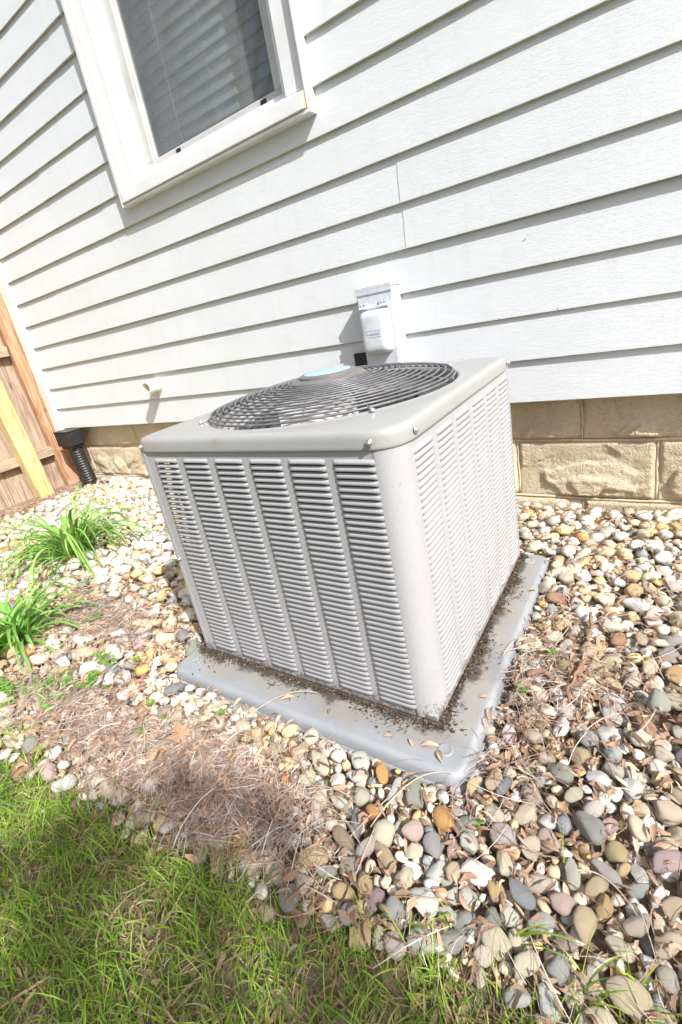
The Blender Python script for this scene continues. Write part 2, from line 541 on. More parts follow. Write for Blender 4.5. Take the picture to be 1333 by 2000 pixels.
# ---- siding: each vinyl panel carries two courses; every panel is a piece
def siding_piece(x0, x1, z0, n=2, notch=None):
    """n clapboard courses from z0 upwards: lip, slanted face"""
    V = []; F = []; mi = []
    prof = []
    for k in range(n):
        zb = z0 + k * CS; zt = zb + CS
        prof += [(-.0180, zb + .001), (-.0285, zb), (-.0300, zb + .0022), (-.0298, zb + .006), (-.0185, zt + .001)]
    nx = max(2, int((x1 - x0) / .35) + 1)
    xs_ = np.linspace(x0, x1, nx)
    for xi, x in enumerate(xs_):
        for pi, (y, z) in enumerate(prof):
            wv = .0008 * math.sin(x * 2.3 + z0 * 31) + .0005 * math.sin(x * 5.1 + z0 * 7)
            V.append((x, y + wv, z))
    m = len(prof)
    for xi in range(nx - 1):
        for pi in range(m - 1):
            F.append((xi * m + pi, (xi + 1) * m + pi, (xi + 1) * m + pi + 1, xi * m + pi + 1))
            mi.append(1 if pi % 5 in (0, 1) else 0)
    b = len(V)                               # end caps give the sheet its thickness
    for xi in (0, nx - 1):
        for pi, (y, z) in enumerate(prof):
            V.append((xs_[xi], y + .0012, z))
    for e, xi in enumerate((0, nx - 1)):
        for pi in range(m - 1):
            F.append((xi * m + pi, xi * m + pi + 1, b + e * m + pi + 1, b + e * m + pi)); mi.append(0)
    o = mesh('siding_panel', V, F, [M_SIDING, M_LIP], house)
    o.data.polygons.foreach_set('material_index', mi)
    o.data.polygons.foreach_set('use_smooth', [False] * len(F))
    return o

seams = {0: [-.925], 1: [1.2], 2: [-.693], 3: [.9], 4: [-2.62], 5: [.6], 6: [-2.2], 7: [.3], 8: [-2.6], 9: [.8]}
seams2 = {2: -2.86, 3: -2.2}
for r_ in range(11):
    z0 = 2 * r_ * CS
    n = 2
    cuts = sorted(seams.get(r_, []) + ([seams2[r_]] if r_ in seams2 else []))
    xe = [HX0 + .012] + cuts + [HX1]
    top = z0 + n * CS
    for pi_, (a_, b_) in enumerate(zip(xe[:-1], xe[1:])):
        segs = [(a_, b_, z0, n)]
        # leave the window opening out course by course
        if top > .99 and z0 < 2.4 and a_ < -1.98 + 1.03 and b_ > -1.98:
            segs = []
            for k in range(n):
                zc = z0 + k * CS
                if zc + CS <= 1.055 or zc >= 2.4:
                    segs.append((a_, b_, zc, 1))
                else:
                    if a_ < -1.985: segs.append((a_, min(b_, -1.985), zc, 1))
                    if b_ > -.955: segs.append((max(a_, -.955), b_, zc, 1))
        for s_ in segs:
            if s_[1] - s_[0] > .02:
                o = siding_piece(*s_)
                # the next length laps over its neighbour
                o.location.y = -.0017 * pi_

# corner trim, vinyl, with the notched siding edges tucked in
t = MB()
t.box(HX0 - .075, HX0 + .004, -.048, -.040, -.02, HTOP)
t.box(HX0 + .000, HX0 + .008, -.046, -.012, -.02, HTOP)
t.box(HX0 - .079, HX0 - .073, -.048, .12, -.02, HTOP)
t.box(HX0 - .077, HX0 - .004, -.0415, .12, -.024, -.0202)
t.build('corner_trim', M_TRIM, house, bevel=.0018)
st_ = MB(); st_.box(HX0, HX1, -.014, .14, .0015, .0055)
st_.build('starter_strip', M_LIP, house)

# ---- split face foundation blocks in running bond
M_BLK = [M_BLOCK]
def block_mesh(w_, h_, seed, rough=1.0, smooth_top=0.0, step=.011):
    nx = max(10, int(w_ / step)); nz = max(8, int(h_ / step))
    V = []; F = []
    for jz in range(nz + 1):
        for ix in range(nx + 1):
            u = ix / nx; v = jz / nz
            x = u * w_; z = v * h_
            e = min(x, w_ - x); ez = min(z, h_ - z)
            edge = min(1.0, min(e, ez) / .012)
            edge = edge * edge * (3 - 2 * edge)
            wx = x + .012 * noise.noise(Vector((x * 22, z * 22, seed))); wz = z + .012 * noise.noise(Vector((x * 22, z * 22, seed + 9)))
            q = Vector((wx * 8 + seed * 3.1, wz * 12, seed * 1.7))
            t = (noise.noise(q * .9) * .5 + .5) * 4.5
            fl = math.floor(t); fr = t - fl
            ledge = fl + max(0, min(1, (fr - .78) / .22))            # flat shelves with sharp breaks
            fine = noise.noise(q * 5) * .5 + noise.noise(q * 13) * .3 + noise.noise(q * 30) * .2
            lower = max(.08, min(1, (.95 - v + .35 * noise.noise(Vector((x * 9, seed, 2))) - smooth_top * .5) * 2.2))
            d = .010 + ((ledge - 2) * .0110 * lower + .0060 * fine * (.3 + lower) + .006 * noise.noise(q * .5)) * rough
            # slanting break towards the lower left corner
            br = (z * .9 - (x - .10) * .9) if x < .1 else 0
            if x < .09 and z < .75 * h_: d -= max(0, (.09 - x)) * .16 * rough * (1 - z / (.75 * h_))
            V.append((x + .002 * fine, -max(.0005, d) * edge, z))
    W_ = nx + 1
    for jz in range(nz):
        for ix in range(nx):
            a = jz * W_ + ix
            F.append((a, a + 1, a + 1 + W_, a + W_))
    b = len(V)
    border = [ix for ix in range(W_)] + [jz * W_ + nx for jz in range(1, nz + 1)] + \
             [nz * W_ + ix for ix in range(nx - 1, -1, -1)] + [jz * W_ for jz in range(nz - 1, 0, -1)]
    for k in border:
        x, y, z = V[k]; V.append((x, .03, z))
    n = len(border)
    for k in range(n):
        F.append((border[k], b + k, b + (k + 1) % n, border[(k + 1) % n]))
    return V, F
BL, BH = .406, .2035
ZJ = -.1498
rows = [(ZJ, .153, 1), (ZJ - BH, BH, 0), (ZJ - 2 * BH, BH, 1)]
k = 0
for z0, h, off in rows:
    x = -BL * 9 - (BL / 2 if off else 0)
    while x < HX1:
        xa = max(x, HX0 + .005) + .004; xb = min(x + BL, HX1) - .004
        if xb - xa > .05:
            k += 1
            V, F = block_mesh(xb - xa, h - .008, k * 1.37, rough=.9 if z0 > ZJ - .3 else .5, smooth_top=.9 if z0 > ZJ - .1 else .1, step=.0042 if -.5 < xa < .2 else .008 if xa < -2.2 else .012)
            o = mesh('concrete_block', V, F, M_BLOCK, house)
            o.data.polygons.foreach_set('use_smooth', [True] * len(F))
            o.location = (xa, .044, z0 + .004)
        x += BL
mo = MB()
mo.box(HX0 + .004, HX1, .048, .12, ZJ - 2 * BH, -.0005)
for zz in (ZJ, ZJ - BH):
    # tooled bead, slightly wavy
    pts = [(x, .043 + .001 * math.sin(x * 40), zz - .001 + .0015 * math.sin(x * 13)) for x in np.arange(HX0 + .01, HX1, .03)]
    mo.tube(pts, .0048, 6)
for z0, h, off in rows:
    x = -BL * 8 - (BL / 2 if off else 0)
    while x < HX1:
        if x > HX0 + .03:
            mo.tube([(x + .0015 * math.sin(zq * 60), .046, zq) for zq in np.linspace(z0 + .004, z0 + h - .006, 7)], .0045, 6)
        x += BL
mo.build('mortar', M_MORTAR, house, smooth=True)
mo = MB(); mo.box(HX0 + .004, HX0 + .03, .03, 1.6, ZJ - 2 * BH, -.03); mo.box(HX0 - .07, HX0 + .01, .125, 1.6, -.02, HTOP)
mo.build('side_wall', M_MORTAR, house)

# ---- window
def ring(mb, x0, x1, z0, z1, w0, w1, y0, y1):
    """rectangular ring; w0 = width of sides/top, w1 = width of the bottom"""
    mb.box(x0, x0 + w0, y0, y1, z0 + w1, z1 - w0); mb.box(x1 - w0, x1, y0, y1, z0 + w1, z1 - w0)
    mb.box(x0, x1, y0 + .0004, y1, z0, z0 + w1); mb.box(x0, x1, y0 + .0004, y1, z1 - w0, z1)
win = empty('window', (-1.47, 0, .985), parent=house)
wl_ = Matrix.Translation((1.47, 0, -.985))
def wbuild(mb, name, m, bev=.0015):
    mb.V = [(x + 1.47, y, z - .985) for x, y, z in mb.V]
    return mb.build(name, m, win, bevel=bev)
WT = 2.40
m_ = MB()
ring(m_, -1.997, -.943, .981, WT, .011, .011, -.064, -.010)
m_.box(-1.9845, -1.976, -.066, -.05, .995, WT - .02)
wbuild(m_, 'j_channel', M_TRIM)
m_ = MB(); ring(m_, -1.9855, -.9545, .9925, WT - .012, .085, .062, -.046, .03); wbuild(m_, 'casing', M_TRIM2, .002)
m_ = MB(); m_.box(-1.972, -.962, -.0700, -.0465, .994, 1.040)
m_.box(-1.90, -1.04, -.052, -.0462, 1.0402, 1.054)
wbuild(m_, 'sill', M_TRIM2, .003)
m_ = MB(); ring(m_, -1.9005, -1.0395, 1.0545, WT - .097, .034, .030, -.012, .05)
ring(m_, -1.9005, -1.0395, 1.0545, WT - .097, .012, .010, -.022, -.0122); wbuild(m_, 'window_frame', M_TRIM2, .002)
m_ = MB(); ring(m_, -1.8655, -1.0745, 1.0855, WT - .132, .050, .032, .022, .06)
ring(m_, -1.816, -1.124, 1.117, WT - .181, .008, .006, .030, .052); wbuild(m_, 'sash', M_SASH, .002)
m_ = MB()
for xx in (-1.665, -1.195):
    m_.box(xx, xx + .026, .0195, .0219, 1.092, 1.112)
wbuild(m_, 'weep_tab', M_BLACKPL, 0)
m_ = MB(); m_.box(-1.9765, -1.9725, -.0480, -.0462, 1.04, WT - .03); m_.box(-1.9000, -1.8975, -.0472, -.0462, 1.056, WT - .1)
m_.box(-1.972, -.962, -.0665, -.0647, .9925, .9939); m_.box(-.9615, -.958, -.0675, -.0462, .995, 1.042)
wbuild(m_, 'caulk_line', M_CAULK, 0)
m_ = MB(); m_.box(-1.812, -1.128, .044, .047, 1.12, WT - .185); wbuild(m_, 'pane', M_GLASS, 0)

# room box behind the window
m_ = MB()
m_.box(-2.6, -.4, .9, .92, .6, 2.6); m_.box(-2.62, -2.6, .14, .92, .6, 2.6); m_.box(-.4, -.38, .14, .92, .6, 2.6)
m_.box(-2.6, -.4, .14, .9, .58, .6); m_.box(-2.6, -.4, .14, .9, 2.6, 2.62)
m_.build('room', M_ROOM, house)

# venetian blind hanging inside
bl = empty('venetian_blind', (-1.47, .095, 2.25))
tag(bl, 'closed pale venetian blind hanging behind the window glass', 'window blind')
slat = MB()
for s in range(6):
    a0 = -1 + s / 3; 
pr = [(-.024 + .048 * i_ / 5, .0018 * (1 - ((i_ - 2.5) / 2.5) ** 2)) for i_ in range(6)]
V = []; F = []
for xx in (-.345, .345):
    for a_, b_ in pr: V.append((xx, b_, a_))
for i_ in range(5): F.append((i_, 6 + i_, 7 + i_, i_ + 1))
for kk in range(25):
    if kk == 0:
        s0 = mesh('slat', V, F, M_BLIND, bl, smooth=True); o = s0
        sd = s0.modifiers.new('thick', 'SOLIDIFY'); sd.thickness = .002
    else: o = copy_obj(s0, bl)
    o.location = (0, 0, -1.115 + .0445 * kk)
    o.rotation_euler = (R(-13 + 2 * math.sin(kk * 2.1)), 0, R(.15 * math.sin(kk)))
for xx in (-.20, .025, .24):
    MB().tube([(xx, -.022, -1.15), (xx + .001, -.021, -.6), (xx, -.022, 0)], .0013, 6).build('cord', M_BLIND, bl)

# ---- nails in the siding
nails = [(-.321, .481), (-.417, .268), (-.249, .270), (-3.103, .267), (-1.02, .945)]
for x, z in nails:
    n_ = MB().lathe([(0.0001, -.003), (.0018, -.0028), (.0022, -.001), (.0022, 0)], 10,
                    Matrix.Translation((x, -.0275, z)) @ Matrix.Rotation(R(90), 4, 'X') @ Matrix.Scale(-1, 4, (0, 0, 1)))
    n_.build('nail', M_SCREW if z < .9 else M_TRIM, house, smooth=True)

# dark cut-out beside the disconnect where the cable enters
c_ = MB(); c_.box(-.957, -.872, -.034, -.012, .130, .222)
c_.box(-.950, -.93, -.037, -.034, .197, .214); c_.box(-.93, -.905, -.036, -.034, .205, .217)
c_.build('cable_opening', M_BLACKPL, house, bevel=.003)

# ================================================================== FENCE
fence = empty('wooden_fence', (-3.5, -.2, -.40))
tag(fence, 'wooden privacy fence of weathered vertical pickets meeting the house corner', 'fence')
def fbuild(mb, name, m, bev=.003):
    mb.V = [(x + 3.5, y + .2, z + .40) for x, y, z in mb.V]
    return mb.build(name, m, fence, bevel=bev)
def plank(x0, x1, y0, y1, z0, z1, name, m, lean=(0, 0), bev=.003):
    b = MB(); n = 7
    for i_ in range(n):
        f0, f1 = i_ / n, (i_ + 1) / n
        pass
    b.box(x0, x1, y0, y1, z0, z1)
    b.V = [(x + lean[0] * (z - z0), y + lean[1] * (z - z0), z) for x, y, z in b.V]
    return fbuild(b, name, m, bev)
yy = -.036
pk = 0
while yy > -3.2:
    wdt = .128 + .004 * math.sin(pk * 3)
    off = .012 if pk % 2 else 0
    plank(-3.520 + off * .4, -3.500 + off * .4, yy - wdt, yy, -.415, 1.45 + .004 * math.sin(pk), 'picket', M_WOODG)
    yy -= wdt + .003; pk += 1
plank(-3.4975, -3.445, -3.2, -.094, -.163, -.103, 'rail', M_WOODRail)
plank(-3.4975, -3.445, -3.2, -.128, .512, .572, 'rail', M_WOODRail)
plank(-3.4975, -3.445, -3.2, -.128, 1.18, 1.24, 'rail', M_WOODRail)
plank(-3.500, -3.440, -.092, .008, -.43, 1.50, 'corner_post', M_WOODR, (0, -.025), .006)
plank(-3.4445, -3.352, -.318, -.222, -.46, 1.42, 'post', M_WOODY, (0, -.055), .006)
plank(-3.4445, -3.352, -2.35, -2.26, -.46, 1.42, 'post', M_WOODY, (0, 0), .006)

# ================================================================== DRAIN at the corner
dr = empty('downspout_adapter', (-3.235, -.06, -.045))
tag(dr, 'black plastic downspout adapter with ribbed drain pipe at the house corner', 'drain pipe')
d_ = MB(); d_.box(-.065, .115, -.06, .035, -.055, .036); d_.box(-.07, .12, -.064, .038, .036, .044); d_.box(-.05, .095, -.05, .03, -.075, -.055)
d_.build('adapter', M_BLACKPL, dr, bevel=.004)
prof = []
for i_ in range(60):
    zz = -.075 - i_ * .0042
    prof.append((.040 + (.005 if (i_ % 4) in (0, 1) else 0), zz))
Mx = Matrix.Translation((.03, -.01, 0)) @ Matrix.Rotation(R(-8), 4, 'Y')
d_ = MB().lathe(prof, 24, Mx); d_.build('ribbed_pipe', M_BLACKPL, dr, smooth=True)
tag(MB().tube([(-3.22, -.10, -.376), (-3.13, -.07, -.372), (-3.02, -.06, -.37), (-2.93, -.055, -.373)], .013, 10).build('drip_hose', M_BLACKPL, smooth=True),
    'short black hose lying on the soil under the ribbed drain pipe', 'hose')

# PVC stub through the wall
pv = MB()
A = Matrix.Translation((-2.185, -.024, .203)) @ Matrix.Rotation(R(90), 4, 'X') @ Matrix.Rotation(R(4), 4, 'Y')
pv.lathe([(.026, -.01), (.026, .082), (.031, .082), (.033, .079), (.033, .004), (.040, .002), (.040, -.004), (.030, -.004)], 28, A)
o = pv.build('wall_pipe', M_PVC, smooth=True)
tag(o, 'short cream plastic pipe stub sticking out of the siding', 'pipe')
md = o.modifiers.new('es', 'EDGE_SPLIT'); md.split_angle = R(50)
M_PADPLAIN = mat('grey_plastic', (.255, .27, .285), .5)

# ================================================================== PAD
YAW = .01692
AX, AY = -.6248, -.6832
pad = empty('equipment_pad', (AX, AY, -.37), YAW)
tag(pad, 'grey plastic equipment pad under the air conditioner, dirt washed round its middle', 'equipment pad')
# local extents of the pad around the unit's centre
PX0, PX1, PY0, PY1 = -.3585, .3995, -.415, .350
def rrect(x0, x1, y0, y1, r, n=6):
    P = []
    rr = r if hasattr(r, '__len__') else [r] * 4
    for (cx, cy, a0), q in zip(((x1, y0, -90), (x1, y1, 0), (x0, y1, 90), (x0, y0, 180)), rr):
        sx = -1 if cx == x1 else 1; sy = -1 if cy == y1 else 1
        for k in range(n + 1):
            a = R(a0 + 90 * k / n)
            P.append((cx + sx * q + q * math.cos(a), cy + sy * q + q * math.sin(a)))
    return P
def loft(rings):
    V = []; F = []; n = len(rings[0])
    for r_ in rings: V += r_
    for i in range(len(rings) - 1):
        for k in range(n):
            l = (k + 1) % n
            F.append((i * n + k, i * n + l, (i + 1) * n + l, (i + 1) * n + k))
    return V, F, n
R_ = []
for ins, z in ((-.004, -.085), (-.002, -.032), (-.001, -.028), (.002, -.026), (.004, -.010), (.008, -.003), (.014, 0), (.018, 0)):
    R_.append([(x, y, z) for x, y in rrect(PX0 + ins, PX1 - ins, PY0 + ins, PY1 - ins, max(.012, .034 - ins), 8)])
V, F, n = loft(R_)
F.append(tuple((len(R_) - 1) * n + k for k in range(n)))
o = mesh('slab', V, F, M_PAD, pad, smooth=True)
o.modifiers.new('es', 'EDGE_SPLIT').split_angle = R(45)
dm = None
for sx, sy in ((PX1 - .05, PY0 + .05), (PX0 + .05, PY0 + .05), (PX1 - .05, PY1 - .05), (PX0 + .05, PY1 - .05)):
    d_ = MB().lathe([(.0145, -.0005), (.0135, .0012), (.011, .0016), (.0085, .0006), (.006, .0002), (.0001, .0004)], 20)
    if dm is None: dm = d_.build('dimple', M_PADPLAIN, pad, smooth=True); o = dm
    else: o = copy_obj(dm, pad)
    o.location = (sx, sy, 0.0)

# ================================================================== AIR CONDITIONER
ac = empty('air_conditioner', (AX, AY, -.37), YAW)
tag(ac, 'grey outdoor air conditioner cabinet with louvred sides and a round wire fan guard on top', 'air conditioner')
HW = .32
RC = .046                                 # round front right / back left corners
RS = .010
ZB, ZT = .004, .545
PIT = .0120
NROW = 42
Z0 = .524
COLF = [(-.595 + .32, -.521 + .32), (-.500 + .32, -.425 + .32), (-.405 + .32, -.329 + .32),
        (-.310 + .32, -.233 + .32), (-.216 + .32, -.137 + .32), (-.121 + .32, -.042 + .32)]
COLR = [(.055 + .0985 * k - .32, .055 + .0985 * k + .073 - .32) for k in range(6)]
ZLO = Z0 - NROW * PIT

def panel(face, cols):
    """bars of sheet metal between the louvre columns; face maps (u, out, z) to local xyz"""
    mb = MB()
    T = .0012
    def bx(u0, u1, z0, z1):
        V = [face(u, o_, z) for z in (z0, z1) for o_ in (0, -T) for u in (u0, u1)]
        mb.add(V, [(0, 1, 5, 4), (2, 6, 7, 3), (0, 2, 3, 1), (4, 5, 7, 6), (0, 4, 6, 2), (1, 3, 7, 5)])
    us = [-HW + RS] + [u for c in cols for u in c] + [HW - RC]
    for a, b in zip(us[0::2], us[1::2]):
        bx(a, b, ZB, ZT)
    for a, b in cols:
        bx(a, b, Z0, ZT); bx(a, b, ZB, ZLO)
    return mb
fF = lambda u, o_, z: (u, -HW - o_, z)
fR = lambda u, o_, z: (HW + o_, u, z)
fB = lambda u, o_, z: (-u, HW + o_, z)
fL = lambda u, o_, z: (-HW - o_, -u, z)
# the front strip between the left corner and the seam is a separate corner post
def panel_span(face, cols, ua, ub):
    mb = MB(); T = .0012
    def bx(u0, u1, z0, z1):
        V = [face(u, o_, z) for z in (z0, z1) for o_ in (0, -T) for u in (u0, u1)]
        mb.add(V, [(0, 1, 5, 4), (2, 6, 7, 3), (0, 2, 3, 1), (4, 5, 7, 6), (0, 4, 6, 2), (1, 3, 7, 5)])
    us = [ua] + [u for c in cols for u in c] + [ub]
    for a, b in zip(us[0::2], us[1::2]): bx(a, b, ZB, ZT)
    for a, b in cols: bx(a, b, Z0, ZT); bx(a, b, ZB, ZLO)
    return mb
def corner(mb, cx, cy, r, a0, zb=ZB, zt=ZT, n=18, T=.0012):
    for k in range(n):
        a, b = R(a0 + 90 * k / n), R(a0 + 90 * (k + 1) / n)
        V = [(cx + q * math.cos(t), cy + q * math.sin(t), z) for z in (zb, zt) for q in (r, r - T) for t in (a, b)]
        mb.add(V, [(0, 1, 5, 4), (2, 6, 7, 3)])
mb = panel_span(fF, COLF, -.302, HW - RC)
corner(mb, HW - RC, -HW + RC, RC, -90)
m2 = panel_span(fR, COLR, -HW + RC, HW - RS)
mb.add(m2.V, m2.F)
fp = mb.build('louvred_panel', M_CAB, ac)
fp.data.polygons.foreach_set('use_smooth', [True] * len(fp.data.polygons))
fp.modifiers.new('es', 'EDGE_SPLIT').split_angle = R(30)
# back and left faces
COLB = [(-a[1], -a[0]) for a in COLF][::-1]
mb = panel_span(fB, COLB, -HW + RS, HW - RC)
corner(mb, -HW + RC, HW - RC, RC, 90)
m2 = panel_span(fL, COLR, -HW + RC, HW - .020); mb.add(m2.V, m2.F)
bp_ = mb.build('rear_panel', M_CAB, ac)
# left front corner post, slightly proud, with a folded edge and a seam
pp = MB()
pts = [(-.3025, -HW - .0012)] + [(-HW + RS - .0012 + 0 * 0, -HW - .0012)]
def prism(mb, poly, z0, z1):
    n = len(poly)
    mb.add([(x, y, z0) for x, y in poly] + [(x, y, z1) for x, y in poly],
           [tuple(range(n))[::-1], tuple(range(n, 2 * n))] + [(k, (k + 1) % n, n + (k + 1) % n, n + k) for k in range(n)])
poly = [(-.3025, -HW - .0016)]
for k in range(6):
    a = R(270 - 90 * k / 5)
    poly.append((-HW + RS + (RS + .0016) * math.cos(a), -HW + RS + (RS + .0016) * math.sin(a)))
poly += [(-HW - .0016, -.302), (-HW, -.302), (-HW + .003, -HW + .012), (-HW + .012, -HW + .003), (-.3025, -HW - .0002)]
prism(pp, poly, ZB - .001, ZT)
o = pp.build('corner_post', M_CAB, ac)
pp = MB(); prism(pp, [(x + .0, y) for x, y in [(HW - RS, HW - .0002), (HW - .0002, HW - RS), (HW + .0012, HW - RS), (HW + .001, HW - .003), (HW - .003, HW + .001), (HW - RS, HW + .0012)]], ZB, ZT)
pp.build('corner_post', M_CAB, ac)

# ---- one louvre slat: pressed dome with closed, rounded ends
def slat_mesh(w_):
    DEP, SL, G = .0054, .0074, .0045
    e = .0125
    taus = [0, .12, .3, .52, .76, 1.0]
    us = [e * t for t in taus] + [w_ - e * t for t in reversed(taus)]
    V = []; F = []
    for u in us:
        t = min(u, w_ - u) / e; t = min(1, t)
        s = math.sqrt(max(0, 1 - (1 - t) ** 2))
        d = DEP * s
        zl = -(SL + G) + G * s
        V += [(u, .0, 0.0), (u, d * .42, zl * .30), (u, d, zl), (u, d - .0012 * s, zl - .0004 + .0002)]
    n = 4
    for i in range(len(us) - 1):
        for k in range(3):
            F.append((i * n + k, i * n + k + 1, (i + 1) * n + k + 1, (i + 1) * n + k))
    return V, F
def place_slats(cols, face, rot, count_parts, first=0):
    stuff = MB(); placed = 0; cache = {}
    for ci, (a, b) in enumerate(cols):
        key = round(b - a, 4)
        for r_ in range(NROW):
            z = Z0 - r_ * PIT
            V, F = slat_mesh(b - a)
            if placed < count_parts:
                if key not in cache:
                    # mesh in slat space: x along, -y outwards
                    me = bpy.data.meshes.new('slat'); me.from_pydata([(u, -o_, zz) for u, o_, zz in V], [], F)
                    me.materials.append(M_SLAT); me.polygons.foreach_set('use_smooth', [True] * len(F)); me.update(); cache[key] = me
                o = bpy.data.objects.new('slat', cache[key]); sc.collection.objects.link(o); o.parent = ac
                o.location = face(a, 0, z); o.rotation_euler = (0, 0, rot)
                placed += 1
            else:
                stuff.add([face(a + u, o_, z + zz) for u, o_, zz in V], F)
    return stuff
place_slats(COLF, fF, 0, 252)
s1 = place_slats(COLR, fR, R(90), 48)
o = s1.build('slats', M_SLAT, ac, smooth=True); o['kind'] = 'stuff'
s2 = place_slats(COLB, fB, 0, 0); s3 = place_slats(COLR, fL, 0, 0); s2.add(s3.V, s3.F)
o = s2.build('rear_slats', M_SLAT, ac, smooth=True); o['kind'] = 'stuff'

# ---- inside: coil, base, fan
c_ = MB(); CI = .262
for (x0, x1, y0, y1) in ((-CI, CI, -CI - .02, -CI), (-CI, CI, CI, CI + .02), (-CI - .02, -CI, -CI - .02, CI + .02), (CI, CI + .02, -CI - .02, CI + .02)):
    c_.box(x0, x1, y0, y1, .02, .515)
c_.build('coil', M_COIL, ac)
c_ = MB(); c_.box(-.316, .316, -.316, .316, .002, .012); c_.build('base_pan', M_CAB, ac)

# top cover with round opening
def cover():
    N = 96
    outer = []
    RO = .006; HC = HW + RO
    # outline of rounded square sampled by angle so that it lofts into the circle
    def outline(ins, n=N):
        P = []
        rr = {0: RC + RO - ins, 1: .016, 2: RC + RO - ins, 3: .016}
        h = HC - ins
        for k in range(n):
            a = 2 * math.pi * k / n + 1e-6
            dx, dy = math.cos(a), math.sin(a)
            t = h / max(abs(dx), abs(dy)); x, y = dx * t, dy * t
            # corner id: 0 = front right (+x,-y), 1 = back right, 2 = back left, 3 = front left
            cid = 0 if (x > 0 and y < 0) else 1 if (x > 0 and y > 0) else 2 if (x < 0 and y > 0) else 3
            q = max(.004, rr[cid]); cx = math.copysign(h - q, x); cy = math.copysign(h - q, y)
            if abs(x) > h - q and abs(y) > h - q:
                # intersect the ray with the corner circle
                b = dx * cx + dy * cy; c = cx * cx + cy * cy - q * q
                t = b + math.sqrt(max(0, b * b - c)); x, y = dx * t, dy * t
            P.append((x, y))
        return P
    rings = []
    for ins, z in ((.0075, .5405), (.002, .5385), (0, .5395), (-.0005, .5440), (.0, .547), (.0008, .560), (.0028, .5655), (.0065, .5695), (.012, .571), (.020, .5712)):
        rings.append([(x, y, z) for x, y in outline(ins)])
    def circ(r, z): return [(r * math.cos(2 * math.pi * k / N + 1e-6), r * math.sin(2 * math.pi * k / N + 1e-6), z) for k in range(N)]
    o1 = outline(.020); c1 = circ(.302, 0)
    for f in (.5,):
        rings.append([(a[0] * (1 - f) + b[0] * f, a[1] * (1 - f) + b[1] * f, .5716) for a, b in zip(o1, c1)])
    for r, z in ((.304, .5716), (.301, .5722), (.297, .5735), (.293, .5735), (.290, .572), (.286, .566), (.283, .555), (.2825, .515), (.2825, .47)):
        rings.append(circ(r, z))
    V, F, n = loft(rings)
    return V, F
V, F = cover()
o = mesh('top_cover', V, F, M_COVER, ac, smooth=True)
sl = o.modifiers.new('sub', 'SUBSURF'); sl.levels = 1; sl.render_levels = 1

# inner orifice skin, lighter galvanised metal
o = MB().lathe([(.2805, .54), (.2800, .46), (.272, .43), (.262, .42)], 64).build('orifice_ring', M_INNER, ac, smooth=True)
# partition deck below blades corner brackets
c_ = MB()
for a in (12, 132, 252):
    M_ = Matrix.Rotation(R(a), 4, 'Z'); c_.box(.03, .27, -.012, .012, .235, .238, M_)
c_.build('motor_bracket', M_MOTOR, ac)

# guard: domed concentric rings on seven spokes
def gz(r):
    t = r / .284
    return .583 + .032 * (1 - t ** 2.2)
SP = [R(2 - 45 * k - (2 if k == 2 else 0)) for k in range(8)]
NR = 15
for i in range(NR):
    r = .080 + (.280 - .080) * i / (NR - 1)
    pts = [(r * math.cos(2 * math.pi * k / 72), r * math.sin(2 * math.pi * k / 72), gz(r)) for k in range(72)]
    MB().tube(pts, .0020, 7, closed=True).build('guard_ring', M_WIRE, ac, smooth=True)
r = .2835
MB().tube([(r * math.cos(2 * math.pi * k / 72), r * math.sin(2 * math.pi * k / 72), .5775) for k in range(72)], .0026, 7, closed=True).build('guard_ring', M_WIRE, ac, smooth=True)
for k, a in enumerate(SP):
    M_ = Matrix.Rotation(a, 4, 'Z')
    rr = np.linspace(.055, .284, 12)
    pts = [M_ @ Vector((q, 0, gz(q) - .0055)) for q in rr]
    if k % 2 == 0:
        # flat strap on these spokes carries through over the lip
        sp_ = MB()
        V = []; F = []
        for q in np.append(rr, [.290, .2945]):
            for s in (-.0052, .0052):
                for dz in (-.0035, .001):
                    V.append(tuple(M_ @ Vector((q, s, max(.5765, gz(min(q, .283))) - .0045 + dz + (.002 if q > .284 else 0)))))
        for i in range(len(rr) + 1):
            b = i * 4
            for (p0, p1) in ((0, 1), (1, 3), (3, 2), (2, 0)):
                F.append((b + p0, b + p1, b + 4 + p1, b + 4 + p0))
        F.append((0, 2, 3, 1)); b = (len(rr) + 1) * 4; F.append((b, b + 1, b + 3, b + 2))
        sp_.add(V, F); sp_.build('guard_spoke', M_WIRE, ac)
    else:
        MB().tube(pts + [M_ @ Vector((.290, 0, .5760))], .0030, 7).build('guard_spoke', M_WIRE, ac, smooth=True)
    # clip eye and screw
    e_ = MB()
    if k % 2:
        e_.tube([M_ @ Vector((.288, 0, .578)), M_ @ Vector((.300, 0, .5755)), M_ @ Vector((.3035, 0, .5748))], .0028, 7)
        e_.lathe([(.0001, .5805), (.0022, .580), (.0034, .5785), (.0034, .577), (.0055, .5768), (.0055, .5745)], 12, M_ @ Matrix.Translation((.306, 0, 0)))
        e_.build('guard_screw', M_SCREW, ac, smooth=True)
